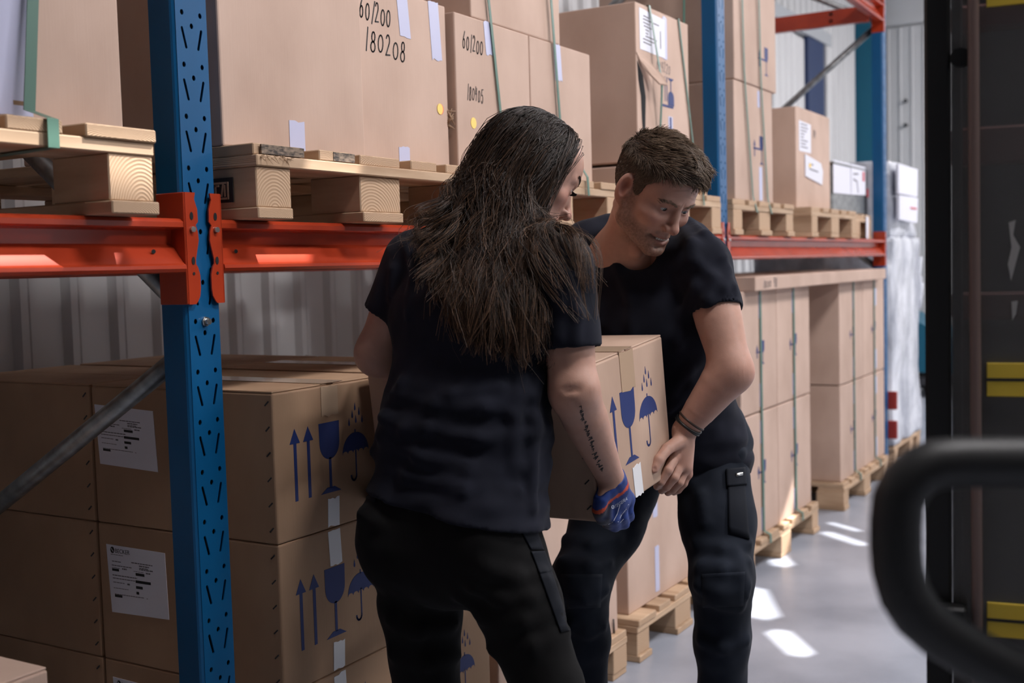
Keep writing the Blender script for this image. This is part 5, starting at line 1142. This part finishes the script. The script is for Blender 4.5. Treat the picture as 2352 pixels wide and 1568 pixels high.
def build_man():
    P = lambda x, y, d: at(x, y, d); SIDE = A3((0, 1, 0))
    hc, HR = head_frame(P(1503, 444, 2.60), (.498, .574, -.650), (.385, -.818, -.427))
    nk = P(1432, 585, 2.735); upc = P(1475, 640, 2.74); cst = P(1478, 745, 2.765); bel = P(1512, 870, 2.83); hip = P(1570, 1000, 2.93)
    Ls, Rs = P(1618, 606, 2.625), P(1345, 575, 2.83); Le, Lw = P(1680, 848, 2.555), P(1572, 988, 2.605); Re, Rw = P(1330, 800, 2.95), P(1420, 960, 2.99)
    Lh, Rh = P(1636, 1075, 2.885), P(1448, 1085, 3.03); Lk, Rk = P(1660, 1325, 2.745), P(1336, 1330, 2.85); La, Ra = P(1658, 1740, 2.90), P(1344, 1740, 3.0)
    La[2] = Ra[2] = .09
    kn = [P(1552, 1046, 2.592), P(1565, 1060, 2.600), P(1574, 1075, 2.612), P(1579, 1088, 2.630)]
    fing = [[kn[0], P(1535, 1080, 2.564), P(1518, 1106, 2.566), P(1509, 1117, 2.598)], [kn[1], P(1549, 1096, 2.582), P(1531, 1117, 2.590), P(1520, 1126, 2.622)],
            [kn[2], P(1561, 1107, 2.602), P(1545, 1124, 2.612), P(1534, 1131, 2.642)], [kn[3], P(1571, 1110, 2.627), P(1558, 1125, 2.635), P(1548, 1131, 2.655)]]
    thumb = [P(1562, 1012, 2.588), P(1534, 1030, 2.560), P(1513, 1056, 2.532), P(1503, 1077, 2.524)]
    def hand(p):
        d = cone(p, Lw, lerp(kn[1], kn[2], .5), .024, .019)
        for k in kn: d = smin(d, cone(p, lerp(Lw, k, .35), k, .0165, .0125), .012)
        for i, fg in enumerate(fing): r = (.0105, .0108, .0102, .0088)[i]; d = smin(d, chain(p, fg, (r + .0012, r, r * .93, r * .8), .003), .005)
        for k in kn: d = smin(d, sph(p, k + (CAM - k) / np.linalg.norm(CAM - k) * .004, .0088), .006)
        d = smin(d, chain(p, thumb, (.0165, .0128, .0116, .0098), .004), .008)
        nail = thumb[3] + (CAM - thumb[3]) / np.linalg.norm(CAM - thumb[3]) * .0085
        return smax(d, -sph(p, nail + (CAM - nail) / np.linalg.norm(CAM - nail) * .0085, .0105), .0015)
    def arms(p):
        d = chain(p, [Ls, lerp(Ls, Le, .55), Le], (.058, .053, .0425)); d = smin(d, chain(p, [Le, lerp(Le, Lw, .25), lerp(Le, Lw, .65), Lw], (.0415, .0465, .0370, .0268)), .03)
        d = smin(d, sph(p, Le + RIGHT * .008 + DOWN * .012, .036), .02)
        e = chain(p, [Rs, lerp(Rs, Re, .5), Re], (.056, .050, .042)); e = smin(e, chain(p, [Re, Rw], (.042, .028)), .03); e = smin(e, cone(p, Rw, lerp(Re, Rw, 1.35), .026, .018), .02)
        for i in range(4): e = smin(e, cone(p, lerp(Re, Rw, 1.3) + A3((0, 0, -.03 + i * .02)), lerp(Re, Rw, 1.75) + A3((0, 0, -.03 + i * .02)), .010, .008), .008)
        return np.minimum(d, e)
    veins = [(P(1600, 935, 2.5), P(1640, 890, 2.5), .002)]
    def skin(p):
        q = (p - hc) @ HR; d = head_sdf(q)
        nb = hc + HR @ A3((0, -.028, -.055)); n = cone(p, nb, nk, .054, .060)
        n = smin(n, cone(p, hc + HR @ A3((-.05, -.03, -.05)), lerp(nk, upc, .45) - RIGHT * -.02, .018, .014), .02); n = smin(n, cone(p, hc + HR @ A3((.04, -.02, -.07)), lerp(nk, upc, .5) + RIGHT * .03, .018, .012), .02)
        n = smin(n, sph(p, hc + HR @ A3((0, .035, -.135)), .012), .03)
        d = smin(d, n, .018)
        d = smin(d, flatcone(p, nk, cst, SIDE, .09, .07, .13, .09), .035); d = np.minimum(d, flatcone(p, cst, hip, SIDE, .13, .09, .13, .09)); d = np.minimum(d, cone(p, Ls, Rs, .045, .045))
        for a, b, c in ((Lh, Lk, La), (Rh, Rk, Ra)): d = np.minimum(d, chain(p, [a, b, c], (.07, .05, .035)))
        m = p[:, 2] < 1.5
        if m.any(): e = arms(p[m]); e = smin(e, hand(p[m]), .012); d[m] = smin(d[m], e, .004)
        return d
    hb = .137
    v, q = mesh_sdf(skin, (2.20, -1.02, 0.0), (3.20, .30, 1.74), .0075, [(hc - hb, hc + hb, .0018), (np.minimum(Lw, fing[3][3]) - .07, np.maximum(Lw, kn[3]) + .05, .0030)])
    col = np.tile(SKIN, (len(v), 1)); L = (v - hc) @ HR; m = np.abs(L).max(1) < .145; col[m] = face_colour(col[m], L[m], False)
    tip = thumb[3]; col = blend(col, (.52, .30, .24), np.exp(-((v - tip) ** 2).sum(1) / .0075 ** 2)); 
    for k in kn: col = blend(col, (.44, .17, .12), .5 * np.exp(-((v - k) ** 2).sum(1) / .014 ** 2))
    col = blend(col, (.45, .19, .14), .5 * np.exp(-((v - Le - RIGHT * .02) ** 2).sum(1) / .04 ** 2))
    body = np_mesh('person', v, q, M['skin'], None, True, col); tag(body, 'man with short brown hair and stubble bending over the box, in navy t-shirt', 'person')
    # ---- shirt
    nL = (Le - Ls) / np.linalg.norm(Le - Ls); nR = (Re - Rs) / np.linalg.norm(Re - Rs); up = (nk - upc) / np.linalg.norm(nk - upc)
    col_c = P(1452, 585, 2.66)
    def shirt0(p):
        d = flatcone(p, hip + A3((0, 0, -.06)), bel, SIDE, .178, .130, .172, .128); d = smin(d, flatcone(p, bel, cst, SIDE, .170, .128, .178, .128), .05); d = smin(d, flatcone(p, cst, upc, SIDE, .178, .125, .15, .10), .05)
        d = smin(d, cone(p, Ls + A3((0, .02, 0)), nk - up * .02, .054, .056), .03); d = smin(d, cone(p, Rs + A3((0, -.02, 0)), nk - up * .02, .060, .058), .035)
        d = smin(d, chain(p, [P(1352, 560, 2.83), P(1404, 530, 2.83), P(1500, 530, 2.80), P(1592, 548, 2.74), Ls], (.055, .043, .046, .042, .056)), .045)
        for a, e, n, fr_ in ((Ls, Le, nL, .46), (Rs, Re, nR, .5)):
            b = lerp(a, e, fr_); s = cone(p, a, b + n * .05, .059, .0625); s = smax(s, (p - b) @ n, .004); inn = cone(p, a, b + n * .06, .0545, .054); s = np.where(((p - b) @ n) > -.012, smax(s, -inn, .003), s); d = smin(d, s, .02)
        # neckline: a round opening sloping to the front
        nb = hc + HR @ A3((0, -.028, -.055)); d = smax(d, -cone(p, lerp(nk, nb, -.05) + FWD * -.01, lerp(nk, nb, 1.3), .0615, .075), .005)
        return smax(d, -ell(p, P(1462, 585, 2.655), (.050, .050, .036)), .008)
    F = [[(1420, 620), (1450, 690), (1455, 780)], [(1600, 660), (1570, 720), (1560, 790)], [(1640, 860), (1590, 880), (1540, 940)], [(1645, 800), (1580, 850), (1540, 900)], [(1650, 905), (1600, 930), (1555, 965)],
         [(1580, 505), (1620, 540), (1660, 590)], [(1565, 520), (1590, 560), (1592, 600)], [(1390, 560), (1370, 640), (1375, 740)]]
    F2 = [[(1672, 620), (1662, 660), (1672, 712)], [(1640, 640), (1625, 690), (1650, 705)], [(1600, 600), (1640, 640)], [(1685, 660), (1690, 715)]]
    rd = lay(shirt0, F, .007, .002) + lay(shirt0, F2, .005, .002)
    def shirt(p):
        d = ridges(shirt0(p), p, rd, .022); low = np.clip((1.15 - p[:, 2]) / .2, 0, 1); return d + low * .004 * vnoise(p * A3((1, 1, 2.2)), 15, 1) + .0018 * vnoise(p, 32, 2)
    v, q = mesh_sdf(shirt, (2.20, -.95, .80), (2.98, .12, 1.52), .0056); np_mesh('t_shirt', v, q, M['shirt'], body)
    # ---- trousers
    def tr0(p):
        d = flatcone(p, hip + A3((-.01, 0, .03)), hip + A3((.01, 0, -.02)), SIDE, .165, .125, .176, .130, .0)
        for a, b, c in ((Lh, Lk, La), (Rh, Rk, Ra)):
            leg = chain(p, [a, lerp(a, b, .5), b, lerp(b, c, .35), lerp(b, c, .8), c], (.094, .090, .072, .064, .060, .064), .025); d = smin(d, leg, .022)
            kd = (b - lerp(a, c, .5)); d = smin(d, sph(p, b + A3((-.02, 0, 0)), .066), .02)
        return smax(d, -sph(p, lerp(Lh, Rh, .5) + A3((0, 0, -.28)), .01), .01)
    T1 = [[(1555, 985), (1620, 990), (1690, 985)], [(1560, 1030), (1630, 1025), (1700, 1040)], [(1575, 1090), (1610, 1140), (1620, 1200)], [(1600, 1245), (1660, 1260), (1715, 1250)], [(1610, 1300), (1660, 1308), (1715, 1290)], [(1605, 1345), (1650, 1360), (1715, 1345)], [(1690, 1270), (1700, 1320), (1712, 1370)], [(1640, 1380), (1700, 1395)],
          [(1300, 1240), (1360, 1250), (1420, 1235)], [(1290, 1290), (1350, 1300), (1400, 1290)], [(1285, 1360), (1340, 1372), (1392, 1355)], [(1310, 1440), (1350, 1450), (1385, 1440)], [(1612, 1470), (1660, 1485), (1710, 1470)]]
    rt = lay(tr0, T1, .008, .003)
    def tr(p): return ridges(tr0(p), p, rt, .024) + .003 * vnoise(p, 17, 5) + .0014 * vnoise(p, 40, 6)
    v, q = mesh_sdf(tr, (2.25, -.98, .05), (3.20, .32, 1.06), .0072); t = np_mesh('trousers', v, q, M['trouser_m'], body)
    cp = surface_patch('cargo_pocket', tr, [(1672, 1082), (1709, 1078), (1722, 1238), (1674, 1222)], M['pocket'], t, .006, th=.01); surface_patch('pocket_flap', tr, [(1668, 1076), (1712, 1072), (1716, 1112), (1670, 1116)], M['pocket'], cp, .010)
    surface_patch('zip_puller', tr, [(1690, 1086), (1707, 1084), (1707, 1091), (1691, 1094)], M['zinc'], cp, .0125, 3, 3, .003)
    surface_patch('knee_pad', tr, [(1612, 1318), (1712, 1312), (1708, 1392), (1614, 1396)], M['trouser_m'], t, .003); surface_patch('knee_pad', tr, [(1288, 1318), (1384, 1318), (1380, 1395), (1304, 1398)], M['trouser_m'], t, .003)
    for a in (La, Ra):
        bm = bmesh.new(); bmesh.ops.create_cube(bm, size=1); bmesh.ops.subdivide_edges(bm, edges=bm.edges[:], cuts=3, use_grid_fill=True)
        for vv in bm.verts: vv.co = vv.co.normalized() * vv.co.length ** .5 * .8; vv.co = Vector((a[0] - .06 + vv.co.x * .29, a[1] + vv.co.y * .11, max(0.0, .055 + vv.co.z * .11)))
        bm_obj('boot', bm, M['boot'], body, True)
    # ---- wrist cords
    ax = (Lw - Le) / np.linalg.norm(Lw - Le); u = np.cross(ax, A3((0, 0, 1))); u /= np.linalg.norm(u); w_ = np.cross(ax, u)
    for k, (s_, tl) in enumerate(((-.028, .10), (-.018, -.05), (-.011, .14))):
        c = Lw + ax * s_; r_ = .0315; bm = bmesh.new(); path_tube(bm, [c + (u * math.cos(a) + w_ * math.sin(a)) * r_ + ax * math.cos(a) * r_ * tl for a in np.linspace(0, 2 * math.pi, 33)], .0028, 8); b_ = bm_obj('bracelet', bm, M['black'] if k else mat('brown_leather_cord', (.035, .018, .012), .5), body)
    # ---- hair: dense short strands on a close cap
    def hl(y): return np.interp(y, [-.12, -.035, -.022, -.004, .010, .020, .034, .050, .062, .075, .10], [-.072, -.060, .030, .038, -.022, -.022, .030, .047, .065, .070, .075])
    def cap(p):
        L = (p - hc) @ HR; up_ = np.clip((L[:, 2] - .03) / .08, 0, 1); fr_ = np.clip((L[:, 1] + .02) / .1, 0, 1)
        d = np.minimum(ell(L, (0, -.018, .030), (.076, .098, .086)), ell(L, (0, .028, .040), (.064, .060, .060))) ; d = smin(ell(L, (0, -.018, .030), (.076, .098, .086)), ell(L, (0, .030, .040), (.064, .060, .060)), .03)
        return smax(d - (.0045 + .012 * up_ + .006 * up_ * fr_) - .003 * vnoise(L * A3((1, .45, 1)), 75, 9) * (.3 + up_), (hl(L[:, 1]) - L[:, 2]) * .8, .004)
    v, q = mesh_sdf(cap, hc - hb - .02, hc + hb + .03, .0042); hr = np_mesh('short_hair', v, q, M['hair_m'], body, True, np.zeros((len(v), 3))); hr['label'] = 'short brown swept hair'
    rng = np.random.default_rng(5); a = v[q[:, 0]]; b = v[q[:, 2]]; pick = rng.integers(0, len(q), 15000); rt_ = lerp(a[pick], b[pick], rng.random((15000, 1)))
    L = (rt_ - hc) @ HR; keep = L[:, 2] > hl(L[:, 1]) + .000; rt_ = rt_[keep]; L = L[keep]; N = grad(cap, rt_); NL = N @ HR; n = len(L)
    top = np.clip((L[:, 2] - .045) / .05, 0, 1)[:, None]
    swirl = vnoise(L, 38, 4)[:, None]; comb = (1 - top) * A3((0, -.55, -.85)) + top * (A3((.35, .75, .12)) + swirl * A3((.75, -.2, .1)))
    comb = comb - NL * (comb * NL).sum(1, keepdims=True); comb /= np.maximum(np.linalg.norm(comb, axis=1, keepdims=True), 1e-6)
    cl = .5 + .5 * vnoise(L * A3((1, .6, 1)), 62, 7)[:, None]; ln = (.008 + .020 * top) * rng.uniform(.7, 1.25, (n, 1)); lift = (.14 + .42 * top * cl)
    pts = [L - NL * .003]; 
    for s_ in (.25, .5, .75, 1.0): pts.append(L + comb * ln * s_ + NL * (ln * lift * (s_ - .55 * s_ * s_ * 1.1)) + rng.normal(size=(n, 3)) * .0006 * s_)
    S = np.stack(pts, 1) @ HR.T + hc; v, q = tubes(S, .00075, .0003, 3); lite = np.clip(.25 + .45 * (cl[:, 0] - .4) + rng.normal(0, .14, n), 0, 1)[:, None] * np.linspace(.4, 1, 5)[None]
    np_mesh('hair_strands', v, q, M['hair_m'], hr, True, np.repeat(lite.reshape(-1), 3)[:, None].repeat(3, 1))
    # brows, stubble hairs, eyes, teeth
    br = []
    for s_ in (-1, 1):
        for i in range(75):
            t_ = rng.random(); z = .0160 + .0055 * math.sin(t_ * 2.4) - .003 * t_; a_ = A3((s_ * (.012 + .036 * t_), .0905 - .021 * t_ ** 1.7, z)) + rng.normal(size=3) * A3((.001, .0006, .0018)); br.append([hc + HR @ a_, hc + HR @ (a_ + A3((s_ * .003, .0006, .0016))), hc + HR @ (a_ + A3((s_ * .0075, -.001, .0012)))])
    v, q = tubes(on_skin(skin, br), .0006, .0002, 3); np_mesh('eyebrows', v, q, M['hair_m'], body, True, np.full((len(v), 3), .6))
    for s_ in (-1, 1): eyeball(body, hc, HR, s_, HR @ A3((.25, .9, -.22)))
    bm = bmesh.new()
    for i in range(6):
        x = -.0145 + i * .0058; c = hc + HR @ A3((x, .0835 - abs(x) * .25, -.0705)); 
        for w0 in (0,): 
            vs = [bm.verts.new(c + HR @ A3((dx * .0026, dy * .002, dz * .0032))) for dx in (-1, 1) for dy in (-1, 1) for dz in (-1, 1)]
            for f in ((0, 1, 3, 2), (4, 6, 7, 5), (0, 4, 5, 1), (2, 3, 7, 6), (0, 2, 6, 4), (1, 5, 7, 3)): bm.faces.new([vs[k] for k in f])
    bm_obj('teeth', bm, mat('tooth_white', (.62, .58, .52), .25), body)
build_woman()
build_man()
